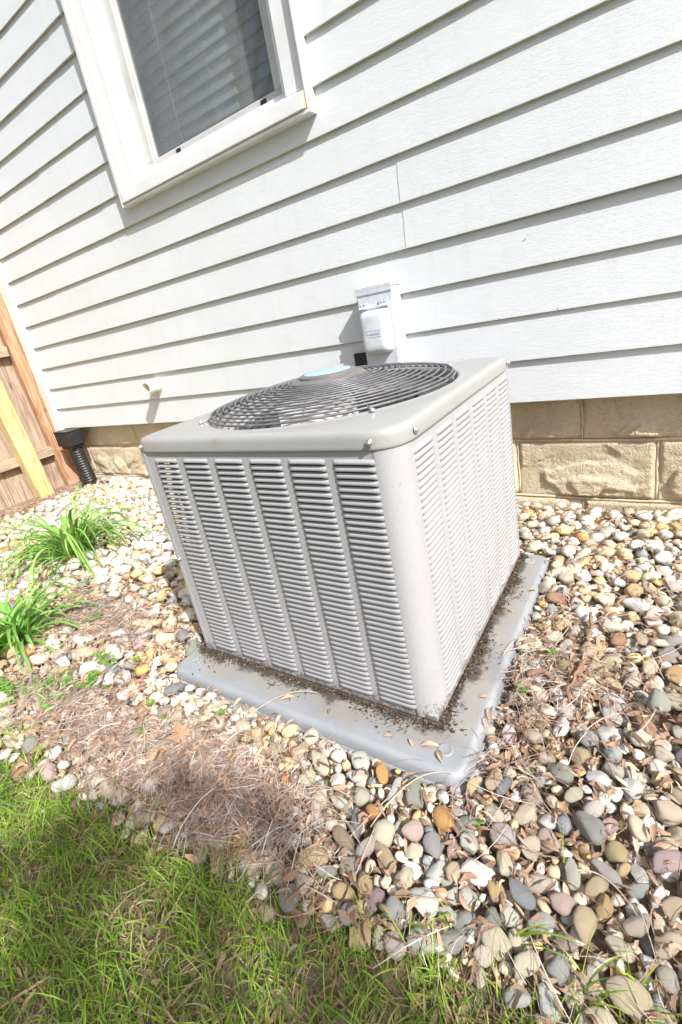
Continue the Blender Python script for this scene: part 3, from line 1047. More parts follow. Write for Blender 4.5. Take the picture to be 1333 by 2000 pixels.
# cap and badge
MB().lathe([(q, z - .010) for q, z in [(.066, .6180), (.089, .6180), (.0895, .6215), (.083, .6255), (.068, .6275), (.0672, .6320), (.062, .6350), (.0565, .6352), (.0560, .6345), (.0001, .6345)]], 48).build('motor_cap', M_CAP, ac, smooth=True).modifiers.new('es', 'EDGE_SPLIT').split_angle = R(40)
bd = MB().lathe([(q, z - .010) for q, z in [(.0545, .6346), (.0545, .6356), (.0538, .6360), (.0001, .6362)]], 40).build('badge', M_BADGE, ac, smooth=True)
oc = MB(); oc.box(-.007, .007, -.003, .003, 0, .004, Matrix.Rotation(SP[1], 4, 'Z') @ Matrix.Translation((.092, 0, .606)) @ Matrix.Rotation(R(90), 4, 'Z'))
oc.box(-.003, .003, -.005, .005, .002, .0075, Matrix.Rotation(SP[1], 4, 'Z') @ Matrix.Translation((.092, 0, .606)))
oc.build('clip', M_ORANGE, ac)
# motor and fan
MB().lathe([(.0001, .25), (.066, .25), (.068, .26), (.068, .372), (.060, .384), (.0001, .386)], 36).build('motor', M_MOTOR, ac, smooth=True)
MB().lathe([(.0001, .438), (.045, .438), (.062, .43), (.064, .395), (.02, .392), (.0001, .392)], 36).build('fan_hub', M_BLADE, ac, smooth=True)
V = []; F = []
nu, nv = 8, 8
for i in range(nu + 1):
    r = .055 + (.272 - .055) * i / nu
    half = R(34 + 16 * (i / nu))
    for j in range(nv + 1):
        f = j / nv * 2 - 1
        a = half * f + .25 * (i / nu)
        z = .432 - .034 * f * (1 - .25 * i / nu) - .010 * f * f
        V.append((r * math.cos(a), r * math.sin(a), z))
for i in range(nu):
    for j in range(nv):
        a = i * (nv + 1) + j; F.append((a, a + 1, a + nv + 2, a + nv + 1))
b0 = mesh('fan_blade', V, F, M_BLADE, ac, smooth=True)
b0.modifiers.new('thick', 'SOLIDIFY').thickness = .0018
for k in (1, 2):
    o = copy_obj(b0, ac); o.rotation_euler = (0, 0, R(120 * k))
b0.rotation_euler = (0, 0, R(0))
# cover screws
def screw(loc, rot, r=.0052):
    s_ = MB().lathe([(.0001, .0052), (r * .62, .0050), (r * .8, .0040), (r * .8, .0016), (r * 1.15, .0014), (r * 1.15, 0)], 12)
    s_.box(-r * .6, r * .6, -.0006, .0006, .0045, .0056)
    o = s_.build('screw', M_SCREW, ac, smooth=True); o.location = loc; o.rotation_euler = rot
screw((HW - .042, -HW - .0068, .5535), (R(90), 0, 0))
screw((-HW + .021, -HW - .0066, .5535), (R(90), 0, 0))
screw((HW + .0068, -HW + .056, .5535), (R(90), 0, R(90)))
screw((HW + .0066, HW - .020, .5535), (R(90), 0, R(90)))
screw((-.302, -HW - .0016, .270), (R(90), 0, 0), .0045)

# ================================================================== DISCONNECT BOX
db = empty('disconnect_box', (-.805, -.024, .27))
tag(db, 'small galvanised metal disconnect box with a hinged bulged lid screwed to the siding', 'electrical box')
d_ = MB(); d_.box(-.066, .068, -.066, .010, -.20, .156); d_.build('box_body', M_GALV, db, bevel=.003)
d_ = MB(); d_.box(-.0685, .0705, -.0690, .008, .1565, .1685); d_.box(-.0685, .0705, -.0690, -.0665, .143, .1565); d_.build('cap', M_GALV, db, bevel=.0025)
d_ = MB(); d_.box(-.060, .062, -.0695, -.0665, -.19, .108); d_.build('front_plate', M_GALV, db, bevel=.001)
# bulged lid
R_ = []
for ins, dpt in ((-.003, 0), (0, .001), (.001, .014), (.004, .026), (.010, .034), (.018, .037), (.030, .038)):
    top = .0
    R_.append([(x, -.070 - dpt * (1.0 if z < .05 else .92), z) for x, z in rrect(-.054 + ins, .052 - ins, -.052 + ins, .092 - ins * .8, max(.006, .020 - ins * .3), 6)])
V, F, n = loft(R_); F.append(tuple((len(R_) - 1) * n + k for k in range(n)))
mesh('lid', V, F, M_GALV, db, smooth=True)
d_ = MB()
for x0, x1 in ((-.058, -.026), (.022, .054)):
    d_.box(x0, x1, -.0745, -.070, .104, .124)
    d_.tube([(x0, -.0745, .101), (x1, -.0745, .101)], .0038, 8)
    d_.lathe([(.0001, .0025), (.0026, .002), (.0034, 0)], 10, Matrix.Translation(((x0 + x1) / 2 - .006, -.0745, .115)) @ Matrix.Rotation(R(90), 4, 'X'))
    d_.lathe([(.0001, .0025), (.0026, .002), (.0034, 0)], 10, Matrix.Translation(((x0 + x1) / 2 + .007, -.0745, .115)) @ Matrix.Rotation(R(90), 4, 'X'))
d_.tube([(-.026, -.0740, .101), (.022, -.0740, .101)], .0022, 8)
d_.build('hinge', M_GALV, db)
d_ = MB()
for q in range(9):
    d_.box(-.022 + q * .0058, -.0185 + q * .0058, -.1085, -.1078, .016, .016 + (.009 if q % 3 else .011))
d_.box(-.026, .036, -.1083, -.1078, .030, .0315); d_.box(-.020, .030, -.1083, -.1078, .0075, .009)
d_.build('embossing', M_GALV, db)

# ================================================================== GRAVEL
PAL = {'white': (.85, .83, .78), 'cream': (.80, .71, .55), 'pgrey': (.69, .65, .575), 'grey': (.47, .465, .44),
       'slate': (.26, .28, .29), 'ggrey': (.38, .395, .34), 'tan': (.62, .50, .34), 'yellow': (.74, .58, .31),
       'ochre': (.64, .46, .22), 'orange': (.74, .41, .14), 'pink': (.60, .45, .41), 'rust': (.48, .27, .17), 'granite': (.4, .4, .38)}
COLNAME = {'white': 'white', 'cream': 'cream', 'pgrey': 'pale grey', 'grey': 'mid grey', 'slate': 'dark blue grey', 'ggrey': 'green grey',
           'tan': 'tan', 'yellow': 'yellow', 'ochre': 'ochre', 'orange': 'orange', 'pink': 'dull pink', 'rust': 'rust brown'}
PW = [('cream', 33), ('white', 15), ('pgrey', 17), ('grey', 5), ('slate', 5), ('ggrey', 4), ('tan', 15), ('yellow', 9), ('ochre', 4), ('orange', 1.5), ('pink', 3.5), ('rust', 1.5)]
PN = [p[0] for p in PW]; PP = np.array([p[1] for p in PW], float); PP /= PP.sum()

def ico(sub):
    import bmesh
    bm = bmesh.new(); bmesh.ops.create_icosphere(bm, subdivisions=sub, radius=1)
    bm.verts.ensure_lookup_table()
    V = np.array([v.co[:] for v in bm.verts]); F = np.array([[v.index for v in f.verts] for f in bm.faces]); bm.free()
    return V, F
def stone_shape(seed, sub, ncut):
    V, F = ico(sub)
    g = np.random.default_rng(seed)
    r = np.ones(len(V))
    for _ in range(ncut):
        d = g.normal(size=3); d /= np.linalg.norm(d)
        c = V @ d; lim = g.uniform(.55, .85)
        q = np.where(c > .05, lim / np.maximum(c, .05), 9)
        r = np.minimum(r, q * .96 + np.minimum(q, r) * .04)
    for k, v in enumerate(V):
        r[k] *= 1 + .07 * noise.noise(Vector(v) * 1.6 + Vector((seed, 0, 0))) + .025 * noise.noise(Vector(v) * 4 + Vector((0, seed, 0)))
    V = V * r[:, None]
    V /= np.abs(V).max(0)
    return V, F
SH3 = [stone_shape(s, 3, 5 + s % 7) for s in range(14)]
SH2 = [stone_shape(100 + s, 2, 4 + s % 6) for s in range(14)]
SH1 = [stone_shape(200 + s, 1, 3) for s in range(8)]

def grass_edge(x):
    """y of the ragged border between lawn (below) and gravel (above)"""
    xp = [-4.5, -1.6, -1.15, -.83, -.68, -.55, -.42, -.29, -.12, .07, .5, 1.9]
    yp = [-1.47, -1.44, -1.415, -1.385, -1.372, -1.352, -1.350, -1.322, -1.292, -1.255, -1.22, -1.2]
    return np.interp(x, xp, yp)
c_, s_ = math.cos(YAW), math.sin(YAW)
def in_pad(x, y, m=0.0):
    dx, dy = x - AX, y - AY
    u, v = c_ * dx + s_ * dy, -s_ * dx + c_ * dy
    return (u > PX0 - m) & (u < PX1 + m) & (v > PY0 - m) & (v < PY1 + m)

STONES = [
    (-0.398, -1.119, 0.0246, 0.0176, 2.73, 'white', 'smooth white rounded stone touching the front edge of the pad'),
    (-0.397, -1.146, 0.0176, 0.0103, -2.79, 'white', 'small white angular stone just below the smooth white one at the pad'),
    (-0.358, -1.117, 0.0256, 0.012, 2.16, 'orange', 'bright orange faceted stone against the front edge of the pad'),
    (-0.319, -1.141, 0.0256, 0.0134, 1.63, 'pgrey', 'pale grey grained oval stone left of the long green grey one'),
    (-0.287, -1.136, 0.0347, 0.0156, 2.08, 'ggrey', 'long smooth green grey oval stone below the pad front edge'),
    (-0.337, -1.189, 0.0138, 0.0111, 2.99, 'orange', 'small square orange stone beside the long blue grey stone'),
    (-0.354, -1.213, 0.025, 0.0112, 2.04, 'slate', 'long narrow blue grey stone left of the small square orange one'),
    (-0.359, -1.244, 0.0228, 0.0128, 2.89, 'tan', 'tan grey blunt stone left of the blue grey oval'),
    (-0.321, -1.24, 0.0212, 0.0128, 1.47, 'pgrey', 'pale mottled stone between the tan blunt and the tan wedge stones'),
    (-0.386, -1.29, 0.0254, 0.0151, -2.82, 'yellow', 'large yellow lumpy stone at the edge of the needle litter'),
    (-0.359, -1.296, 0.0181, 0.0087, -2.73, 'ggrey', 'olive grey flat stone directly below the large yellow one'),
    (-0.288, -1.237, 0.0238, 0.0107, 2.74, 'tan', 'tan wedge shaped stone with fine lines in the front gravel'),
    (-0.268, -1.188, 0.0178, 0.0142, -2.46, 'pink', 'dull pink blocky stone below the long green grey oval'),
    (-0.253, -1.213, 0.0146, 0.0119, 0.98, 'cream', 'cream blunt stone just below the dull pink blocky one'),
    (-0.466, -1.151, 0.0344, 0.0155, 2.63, 'cream', 'long cream curved stone beside the needle litter and pad'),
    (-0.437, -1.285, 0.0237, 0.0114, -2.78, 'granite', 'black and white speckled granite stone at the litter edge'),
    (-0.399, -1.197, 0.0242, 0.0109, -3.13, 'pgrey', 'pale mauve grey oval stone half under dry needles'),
    (-0.04, -1.072, 0.0239, 0.0196, 2.32, 'ggrey', 'largest angular grey green stone in the front right gravel'),
    (0.02, -1.047, 0.0227, 0.013, 2.21, 'cream', 'long tan bean shaped stone in the right gravel'),
    (0.051, -1.077, 0.0245, 0.0153, 0.81, 'pink', 'large flat mauve pink stone at the right edge of the photo'),
    (-0.014, -1.121, 0.0222, 0.0104, 2.71, 'pgrey', 'long pale grey finger shaped stone in the right gravel'),
    (0.006, -1.106, 0.0108, 0.0061, 1.11, 'yellow', 'tiny round yellow stone beside the long pale grey finger stone'),
    (0.021, -1.126, 0.0172, 0.0092, 0.89, 'grey', 'smooth mid grey stone left of the small white egg'),
    (0.044, -1.122, 0.0164, 0.0074, 1.23, 'white', 'small white egg shaped stone near the right edge'),
    (-0.022, -1.146, 0.0184, 0.0108, 1.07, 'tan', 'tan yellow round stone below the long pale grey finger stone'),
    (-0.011, -1.169, 0.0139, 0.01, 1.46, 'ochre', 'ochre oval stone lying on the olive one in the front right gravel'),
    (0.025, -1.166, 0.0207, 0.0108, 0.85, 'cream', 'broad cream white rounded stone ringed by dry needles'),
    (-0.051, -1.142, 0.0214, 0.0102, 1.86, 'pgrey', 'upright pinkish grey stone with a ridge, by dry straw'),
    (-0.067, -1.031, 0.0181, 0.0114, 1.14, 'cream', 'pale yellow round stone in the gravel right of the pad corner'),
    (-0.039, -1.039, 0.0189, 0.0115, 1.05, 'pgrey', 'pale grey round stone touching the largest angular stone'),
    (-0.107, -1.196, 0.0243, 0.0145, 2.7, 'slate', 'large dark blue grey stone by the grass edge'),
    (-0.076, -1.218, 0.0181, 0.0109, -2.6, 'grey', 'rough grey flat stone below the large dark blue grey one'),
    (0.058, -1.13, 0.0191, 0.0098, 0.95, 'tan', 'tan round stone at the right edge above the cream boulder'),
    (-0.083, -1.27, 0.0193, 0.0133, 1.09, 'cream', 'big egg shaped cream stone standing in the grass edge'),
    (0.008, -1.201, 0.0168, 0.011, 2.86, 'cream', 'long cream ribbed stone pointing down right near the grass'),
    (0.056, -1.173, 0.0204, 0.0105, 0.97, 'cream', 'big cream boulder with rusty stain at the lower right edge'),
    (0.032, -0.821, 0.03, 0.0204, 1.87, 'ggrey', 'dark green grey oval stone resting high on the others at right'),
    (0.015, -0.86, 0.0227, 0.0168, 2.07, 'rust', 'flat rust brown stone under the dark green grey oval'),
    (-0.034, -0.857, 0.02, 0.0143, 2.68, 'pgrey', 'pale oval stone right below the fallen twigs'),
    (-0.106, -0.908, 0.0222, 0.0129, 1.5, 'white', 'white rounded stone below the fallen twigs'),
    (-0.008, -0.751, 0.0249, 0.0141, 1.33, 'cream', 'smooth round cream stone right of the fallen twigs'),
    (0.019, -0.705, 0.0245, 0.0149, 1.61, 'cream', 'olive cream oval stone near the right edge'),
    (0.016, -0.551, 0.0339, 0.0152, 1.54, 'white', 'bright white angular stone in the right gravel'),
    (-0.042, -0.644, 0.0229, 0.0137, 1.34, 'rust', 'salmon red pointed stone right of the upright twig'),
    (0.0, -0.621, 0.0226, 0.0128, 1.59, 'tan', 'peach wedge stone right of the salmon red one'),
    (0.014, -0.881, 0.0225, 0.015, 0.82, 'cream', 'broad mottled cream stone below the rust brown one'),
    (0.056, -0.715, 0.0263, 0.0143, 1.36, 'ochre', 'cream and orange stained stone at the right edge'),
    (-0.21, -1.068, 0.0158, 0.011, 1.61, 'yellow', 'round yellow stone touching the front right corner of the pad'),
    (-0.182, -1.052, 0.0215, 0.0134, 1.29, 'tan', 'dished tan stone right of the pad corner'),
    (-0.165, -1.056, 0.0195, 0.0088, 1.28, 'slate', 'dark veined grey stone beside the dished tan one'),
    (-1.063, -0.991, 0.0368, 0.0195, 2.85, 'slate', 'flat slate blue disc at the left corner of the pad'),
    (-1.199, -1.118, 0.0342, 0.0259, 3.1, 'white', 'long white stone in the gravel left of the pad'),
    (-1.335, -1.274, 0.0303, 0.0137, -3.05, 'slate', 'blue slate stone left, below the lower daylily'),
    (-0.873, -1.258, 0.0298, 0.0141, 3.11, 'grey', 'mid grey block stone among the litter left of the pad'),
    (-0.753, -1.33, 0.0265, 0.0119, -2.89, 'white', 'white stone half buried in needles above the lawn'),
    (-0.838, -1.342, 0.0199, 0.0092, 2.98, 'white', 'small white pointed stone in the needle litter'),
]


placed = []      # x, y, r
cell = .05
grid = {}
def near(x, y, r, k, layer):
    ci, cj = int(math.floor(x / cell)), int(math.floor(y / cell))
    for i in (-1, 0, 1):
        for j in (-1, 0, 1):
            for (a, b, q) in grid.get((layer, ci + i, cj + j), ()):
                if (a - x) ** 2 + (b - y) ** 2 < (k * (q + r)) ** 2: return True
    return False
def put(x, y, r, layer):
    grid.setdefault((layer, int(math.floor(x / cell)), int(math.floor(y / cell))), []).append((x, y, r))

stones = []      # x,y,z,a,b,c,angle,tiltx,tilty,colour,individual,shape,label
for k, (x, y, a, b, ang, c, lab) in enumerate(STONES):
    hgt = min(b * .82, a * .62)
    if in_pad(np.array(x), np.array(y), .012): y -= .012
    zc = float(soil_z(y)) + .019 + hgt * .72
    if 'resting high' in lab: zc += .022
    if 'lying on the olive' in lab: zc += .008
    stones.append([x, y, zc, a, b, hgt, ang, 0, 0, c, 2, k, lab])
    put(x, y, (a * b) ** .5 * 1.02, 0)
    if a > 1.5 * b:
        for s in (-.5, .5): put(x + s * a * math.cos(ang), y + s * a * math.sin(ang), b * .8, 0)

rs = random.Random(5)
GX0, GX1 = -3.16, .62
for r_lo, r_hi, tries, kk in ((.0165, .020, 1500, .92), (.0135, .0165, 11000, .9), (.0105, .0135, 32000, .88), (.0075, .0105, 40000, .87), (.005, .0075, 40000, .87)):
    for _ in range(tries):
        x = rs.uniform(GX0, GX1); y = rs.uniform(-1.46, .012)
        if x > .15 and rs.random() < .55: continue
        r = rs.uniform(r_lo, r_hi) * (1.0 + .45 * min(1, max(0, (-.75 - x) / .5)) + .18 * min(1, max(0, (y + 1.0) / .2)) * (x > -.4))
        ge = float(grass_edge(x)) + .01 * math.sin(x * 37)
        if y < ge + rs.uniform(-.03, .025): continue
        # thinner cover where the needles lie and near the daylilies
        thin = 0
        if (x + .66) ** 2 / .075 + (y + 1.27) ** 2 / .010 < 1: thin = .5
        if -1.35 < x < -.75 and y < -1.30: thin = .35
        if (x + 1.55) ** 2 + (y + 1.0) ** 2 < .035: thin = .8
        if x < -3.02 + .05 * math.sin(y * 20): thin = .93
        if -.245 < x < -.17 and -1.05 < y < -.55: thin = .8
        if thin and rs.random() < thin: continue
        if in_pad(np.array(x), np.array(y), r * .72): continue
        if near(x, y, r, kk, 0): continue
        put(x, y, r, 0)
        el = rs.uniform(1.0, 1.5); a = r * math.sqrt(el) * 1.10; b = r / math.sqrt(el) * 1.10
        h = b * rs.uniform(.62, .9)
        zc = float(soil_z(y)) + .010 + h * .75 + rs.uniform(-.004, .006)
        stones.append([x, y, zc, a, b, h, rs.uniform(0, 6.28), rs.gauss(0, .22), rs.gauss(0, .22), None, 0, rs.randrange(14), None])
# lower layer filling the gaps
for _ in range(14000):
    x = rs.uniform(GX0, GX1); y = rs.uniform(-1.45, .012)
    if x > .15 and rs.random() < .6: continue
    if y < float(grass_edge(x)): continue
    r = rs.uniform(.007, .013)
    if in_pad(np.array(x), np.array(y), 0) or near(x, y, r, .75, 1): continue
    put(x, y, r, 1)
    stones.append([x, y, float(soil_z(y)) + .001 + r * .3, r * 1.2, r, r * .75, rs.uniform(0, 6.28), rs.gauss(0, .3), rs.gauss(0, .3), None, 0, rs.randrange(14), None])

# the bed goes on to the right beyond the picture
r2 = random.Random(17)
for _ in range(16000):
    x = r2.uniform(.13, 1.35); y = r2.uniform(-1.26, .012); r = r2.uniform(.009, .018)
    if y < float(grass_edge(x)) + r2.uniform(-.03, .025) or near(x, y, r, .88, 0): continue
    put(x, y, r, 0)
    b = r * r2.uniform(.85, 1.0)
    stones.append([x, y, float(soil_z(y)) + .010 + b * .55, r * 1.25, b, b * .75, r2.uniform(0, 6.28), r2.gauss(0, .2), r2.gauss(0, .2), None, 0, r2.randrange(14), None])

for s in stones:
    if s[9] is None: s[9] = PN[int(np.searchsorted(np.cumsum(PP), rs.random()))]

# which generic stones show largest: these become pebbles of their own
cx, cy, cz = CAM
Rm = np.array(camo.rotation_euler.to_matrix())
def project(x, y, z):
    c = Rm.T @ (np.array([x, y, z]) - CAM); d = -c[2]
    return 655.45 + 935.78 * c[0] / d, 947.87 - 935.78 * c[1] / d, d
gen = []
for i, s in enumerate(stones):
    px, py, d = project(s[0], s[1], s[2])
    s.append((px, py, d))
    if s[10] == 0 and s[0] < .13 and -20 < px < 1353 and -20 < py < 2020 and s[2] > float(soil_z(s[1])) + s[5] * .6:
        hid = (s[0] < -.3 and s[1] > -.98 and px > 300)
        if not hid: gen.append((s[3] * s[4] / d ** 2, i))
gen.sort(reverse=True)
NIND = 300 - len(STONES)
for _, i in gen[:NIND]: stones[i][10] = 1

def srt(s):
    return Matrix.Translation((s[0], s[1], s[2])) @ Matrix.Rotation(s[6], 4, 'Z') @ Matrix.Rotation(s[7], 4, 'X') @ Matrix.Rotation(s[8], 4, 'Y')
smesh = []
for V, F in SH3:
    me = bpy.data.meshes.new('pebble'); me.from_pydata(V.tolist(), [], F.tolist())
    me.polygons.foreach_set('use_smooth', [True] * len(F)); me.materials.append(M_STONE1); me.update(); smesh.append(me)
def region(px, py):
    if px > 880:
        return 'beside the right edge of the pad' if (py < 1500 and px < 1100) else 'right of the pad below the foundation wall' if py < 1500 else 'in the front right corner of the gravel bed'
    if py > 1480: return 'in the gravel strip between pad front and lawn'
    return 'in the gravel left of the air conditioner'
def jitcol(c, g):
    b = np.array(PAL[c]); v = g.uniform(.80, 1.08)
    return np.clip(b * v * (1 + np.array([g.uniform(-.05, .05), g.uniform(-.03, .03), g.uniform(-.06, .06)])), 0, .85)
import re as _re
CUT = _re.compile(r",? (touching|just|against|below|left of|beside|between|at the|directly|with fine|half|in the|lying|resting|near|under|right|stone pointing|by|ringed|the front|above|pointing|half buried|at|on)\b.*")
LM = []
for s in stones:
    if s[10] == 2:
        LM.append((s[13][0], s[13][1], CUT.sub('', s[12])))
used = {}
def own_label(s):
    px, py, d = s[13]
    el = s[3] / s[4]
    size = 'large ' if s[3] / d > .026 else ''
    shape = 'long' if el > 1.38 else 'round' if el < 1.14 else 'oval'
    best = sorted(LM, key=lambda q: (q[0] - px) ** 2 + (q[1] - py) ** 2)
    for k, (lx, ly, nm) in enumerate(best[:5]):
        dist = math.hypot(lx - px, ly - py)
        if dist > 260: break
        a = math.degrees(math.atan2(py - ly, px - lx)) % 360
        dr = ['right of', 'below and right of', 'below', 'below and left of', 'left of', 'above and left of', 'above', 'above and right of'][int((a + 22.5) // 45) % 8]
        far = 'touching and ' if dist < 32 else ''
        lab = '%s%s %s pebble %s the %s' % (size, shape, COLNAME[s[9]], dr, nm)
        if len(lab.split()) > 16 or lab in used: continue
        used[lab] = 1
        return lab
    return None
hand = np.random.default_rng(3)
for s in stones:
    if s[10] in (1, 2):
        me = smesh[s[11] % 14]
        if s[9] == 'granite':
            me = me.copy(); me.materials.clear(); me.materials.append(M_GRANITE)
        o = bpy.data.objects.new('pebble', me); sc.collection.objects.link(o)
        o.matrix_world = srt(s) @ Matrix.Diagonal((s[3], s[4], s[5], 1))
        o.color = (*[float(q) for q in jitcol(s[9], hand)], 1)
        if s[10] == 2: lab = s[12]; grp = 'stones of the gravel bed'
        else:
            grp = '%s pebbles %s' % (COLNAME[s[9]], region(s[13][0], s[13][1]))
            lab = own_label(s) or '%s pebble %s' % ('rounded ' + COLNAME[s[9]], region(s[13][0], s[13][1]))
        tag(o, lab, 'pebble', grp)
# everything else in one mesh
Vs = []; Fs = []; Cs = []; off = 0
for s in stones:
    if s[10]: continue
    d = s[13][2]
    px, py = s[13][:2]
    if not (-160 < px < 1500 and -200 < py < 2150) and (hash((round(s[0], 3))) % 3): continue
    V, F = (SH2 if d < 1.35 else SH1)[s[11] % (14 if d < 1.35 else 8)]
    M_ = np.array(srt(s)) @ np.diag([s[3], s[4], s[5], 1])
    W_ = V @ M_[:3, :3].T + M_[:3, 3]
    Vs.append(W_); Fs.append(F + off); off += len(V)
    cc = jitcol(s[9], hand); Cs.append(np.tile(cc, (len(V), 1)))
V = np.concatenate(Vs); F = np.concatenate(Fs); C = np.concatenate(Cs)
tag(fast_mesh('gravel', V, F, M_STONES, smooth=True, col=C), 'mixed river gravel filling the bed around the air conditioner', 'gravel', kind='stuff')

# height field of the gravel so that litter lies on top of it
HX, HY, HS = -3.4, -2.0, .006
nx_, ny_ = int(4.2 / HS), int(2.1 / HS)
gy = HY + HS * np.arange(ny_)
H = np.tile(soil_z(gy)[None, :], (nx_, 1)).astype(float)
for s in stones:
    x, y, z, a, b, h, an = s[:7]
    i0, i1 = int((x - a - HX) / HS), int((x + a - HX) / HS) + 2
    j0, j1 = int((y - a - HY) / HS), int((y + a - HY) / HS) + 2
    i0 = max(0, i0); j0 = max(0, j0)
    if i1 >= nx_ or j1 >= ny_ or i1 <= 0 or j1 <= 0: continue
    gx_ = HX + HS * np.arange(i0, i1)[:, None] - x; gy_ = HY + HS * np.arange(j0, j1)[None, :] - y
    u = (gx_ * math.cos(an) + gy_ * math.sin(an)) / a; v = (-gx_ * math.sin(an) + gy_ * math.cos(an)) / b
    q = 1 - u * u - v * v
    zz = np.where(q > 0, z + h * np.sqrt(np.maximum(q, 0)), -9)
    H[i0:i1, j0:j1] = np.maximum(H[i0:i1, j0:j1], zz)
# the pad counts too
gx_ = HX + HS * np.arange(nx_)[:, None] + 0 * gy[None, :]; gy_ = gy[None, :] + 0 * gx_
H = np.where(in_pad(gx_, gy_, 0), np.maximum(H, -.369), H)
def hmap(x, y):
    i = np.clip(((np.asarray(x) - HX) / HS).astype(int), 0, nx_ - 1); j = np.clip(((np.asarray(y) - HY) / HS).astype(int), 0, ny_ - 1)
    return H[i, j]
def in_unit(x, y, m=0.0):
    dx, dy = x - AX, y - AY
    u, v = c_ * dx + s_ * dy, -s_ * dx + c_ * dy
    return (np.abs(u) < .322 + m) & (np.abs(v) < .322 + m)

# ================================================================== LITTER
def litter_density(x, y):
    """0..1, where dry needles and leaf bits have collected"""
    d = .22 + 0 * x
    d += 1.0 * np.exp(-(((x + .62) / .20) ** 2 + ((y + 1.265) / .075) ** 2))
    d += .42 * np.exp(-(((x + .88) / .22) ** 2 + ((y + 1.30) / .08) ** 2))
    d += .8 * np.exp(-(((x + .175) / .035) ** 2 + ((y + .80) / .22) ** 2))
    d += .8 * np.exp(-(((x + .10) / .09) ** 2 + ((y + .80) / .10) ** 2))
    d += .3 * np.exp(-(((x + .15) / .09) ** 2 + ((y + 1.06) / .10) ** 2))
    d += .35 * np.exp(-(((x + .12) / .30) ** 2 + ((y - grass_edge(x) - .01) / .035) ** 2))
    d += .6 * np.exp(-(((x + 1.45) / .28) ** 2 + ((y + 1.03) / .10) ** 2))
    d += .5 * np.exp(-(((x + 2.1) / .3) ** 2 + ((y + .95) / .12) ** 2))
    d += .5 * np.exp(-(((x + 1.15) / .25) ** 2 + ((y + 1.30) / .07) ** 2))
    d += .8 * np.exp(-(((x + 3.3) / .16) ** 2))
    return np.clip(d, 0, 1)
def sample(n, x0, x1, y0, y1, dens, seed):
    g = np.random.default_rng(seed); out = []
    while sum(len(o) for o in out) < n:
        x = g.uniform(x0, x1, n * 3); y = g.uniform(y0, y1, n * 3)
        k = g.random(n * 3) < dens(x, y)
        out.append(np.stack([x[k], y[k]], 1))
    return np.concatenate(out)[:n]

def ribbons(P, ang, length, width, zfun, curl, cols, nseg=6, lift=.001, seed=0, taper=.3, fold=0.0, rise=0.0, stiff=False):
    """flat curved strips lying over the ground; returns V,F,C"""
    g = np.random.default_rng(seed); n = len(P); t = np.linspace(0, 1, nseg + 1)
    a = ang[:, None] + curl[:, None] * (t - .5)[None, :] * 2
    step = length[:, None] / nseg
    dx = np.cos(a) * step; dy = np.sin(a) * step
    X = P[:, 0:1] + np.cumsum(dx, 1) - dx.sum(1, keepdims=True) / 2
    Y = P[:, 1:2] + np.cumsum(dy, 1) - dy.sum(1, keepdims=True) / 2
    Z = zfun(X, Y)
    if stiff == 'flat':                         # a rigid scrap resting on its middle, tilted a little
        zm = Z[:, nseg // 2:nseg // 2 + 1]
        Z = zm + g.normal(0, .25, (n, 1)) * (t - .5)[None, :] * length[:, None]
    elif stiff:                                 # a springy needle: straight chord through the tops it rests on
        A0 = Z[:, :nseg // 2].max(1, keepdims=True); A1 = Z[:, nseg // 2:].max(1, keepdims=True)
        ch = A0 * (1 - t)[None, :] + A1 * t[None, :]
        Z = ch * .8 + Z * .2 - .002
    Zs = Z.copy()
    for _ in range(2):                          # stiff: bridge the hollows
        Zs[:, 1:-1] = np.maximum(Z[:, 1:-1] * .6 + Zs[:, 1:-1] * .4, (Zs[:, :-2] + Zs[:, 2:]) / 2)
    Z = Zs + lift + g.random((n, 1)) * .004 + rise * np.sin(np.pi * t)[None, :] * g.random((n, 1))
    wprof = np.sin(np.pi * (t * .94 + .03)) ** taper
    wx = -np.sin(a) * width[:, None] * .5 * wprof; wy = np.cos(a) * width[:, None] * .5 * wprof
    roll = g.normal(0, .5, (n, 1)) * width[:, None]
    L = np.stack([X - wx, Y - wy, Z - roll * .5], 2); Rr = np.stack([X + wx, Y + wy, Z + roll * .5], 2)
    if fold:
        Mi = np.stack([X, Y, Z - fold * width[:, None] * wprof], 2)
        V = np.stack([L, Mi, Rr], 2).reshape(-1, 3); k = 3
    else:
        V = np.stack([L, Rr], 2).reshape(-1, 3); k = 2
    base = (np.arange(n) * (nseg + 1) * k)[:, None, None]
    sg = (np.arange(nseg) * k)[None, :, None]
    quads = np.array([[q, q + 1, k + q + 1, k + q] for q in range(k - 1)])
    F = (base[..., None] + sg[..., None] + quads[None, None]).reshape(-1, 4)
    C = np.repeat(cols, (nseg + 1) * k, axis=0)
    return V, F, C
def pick(g, pal, n, v=.18):
    pal = np.array(pal); c = pal[g.integers(0, len(pal), n)]
    return np.clip(c * g.uniform(1 - v, 1 + v, (n, 1)), 0, .9)

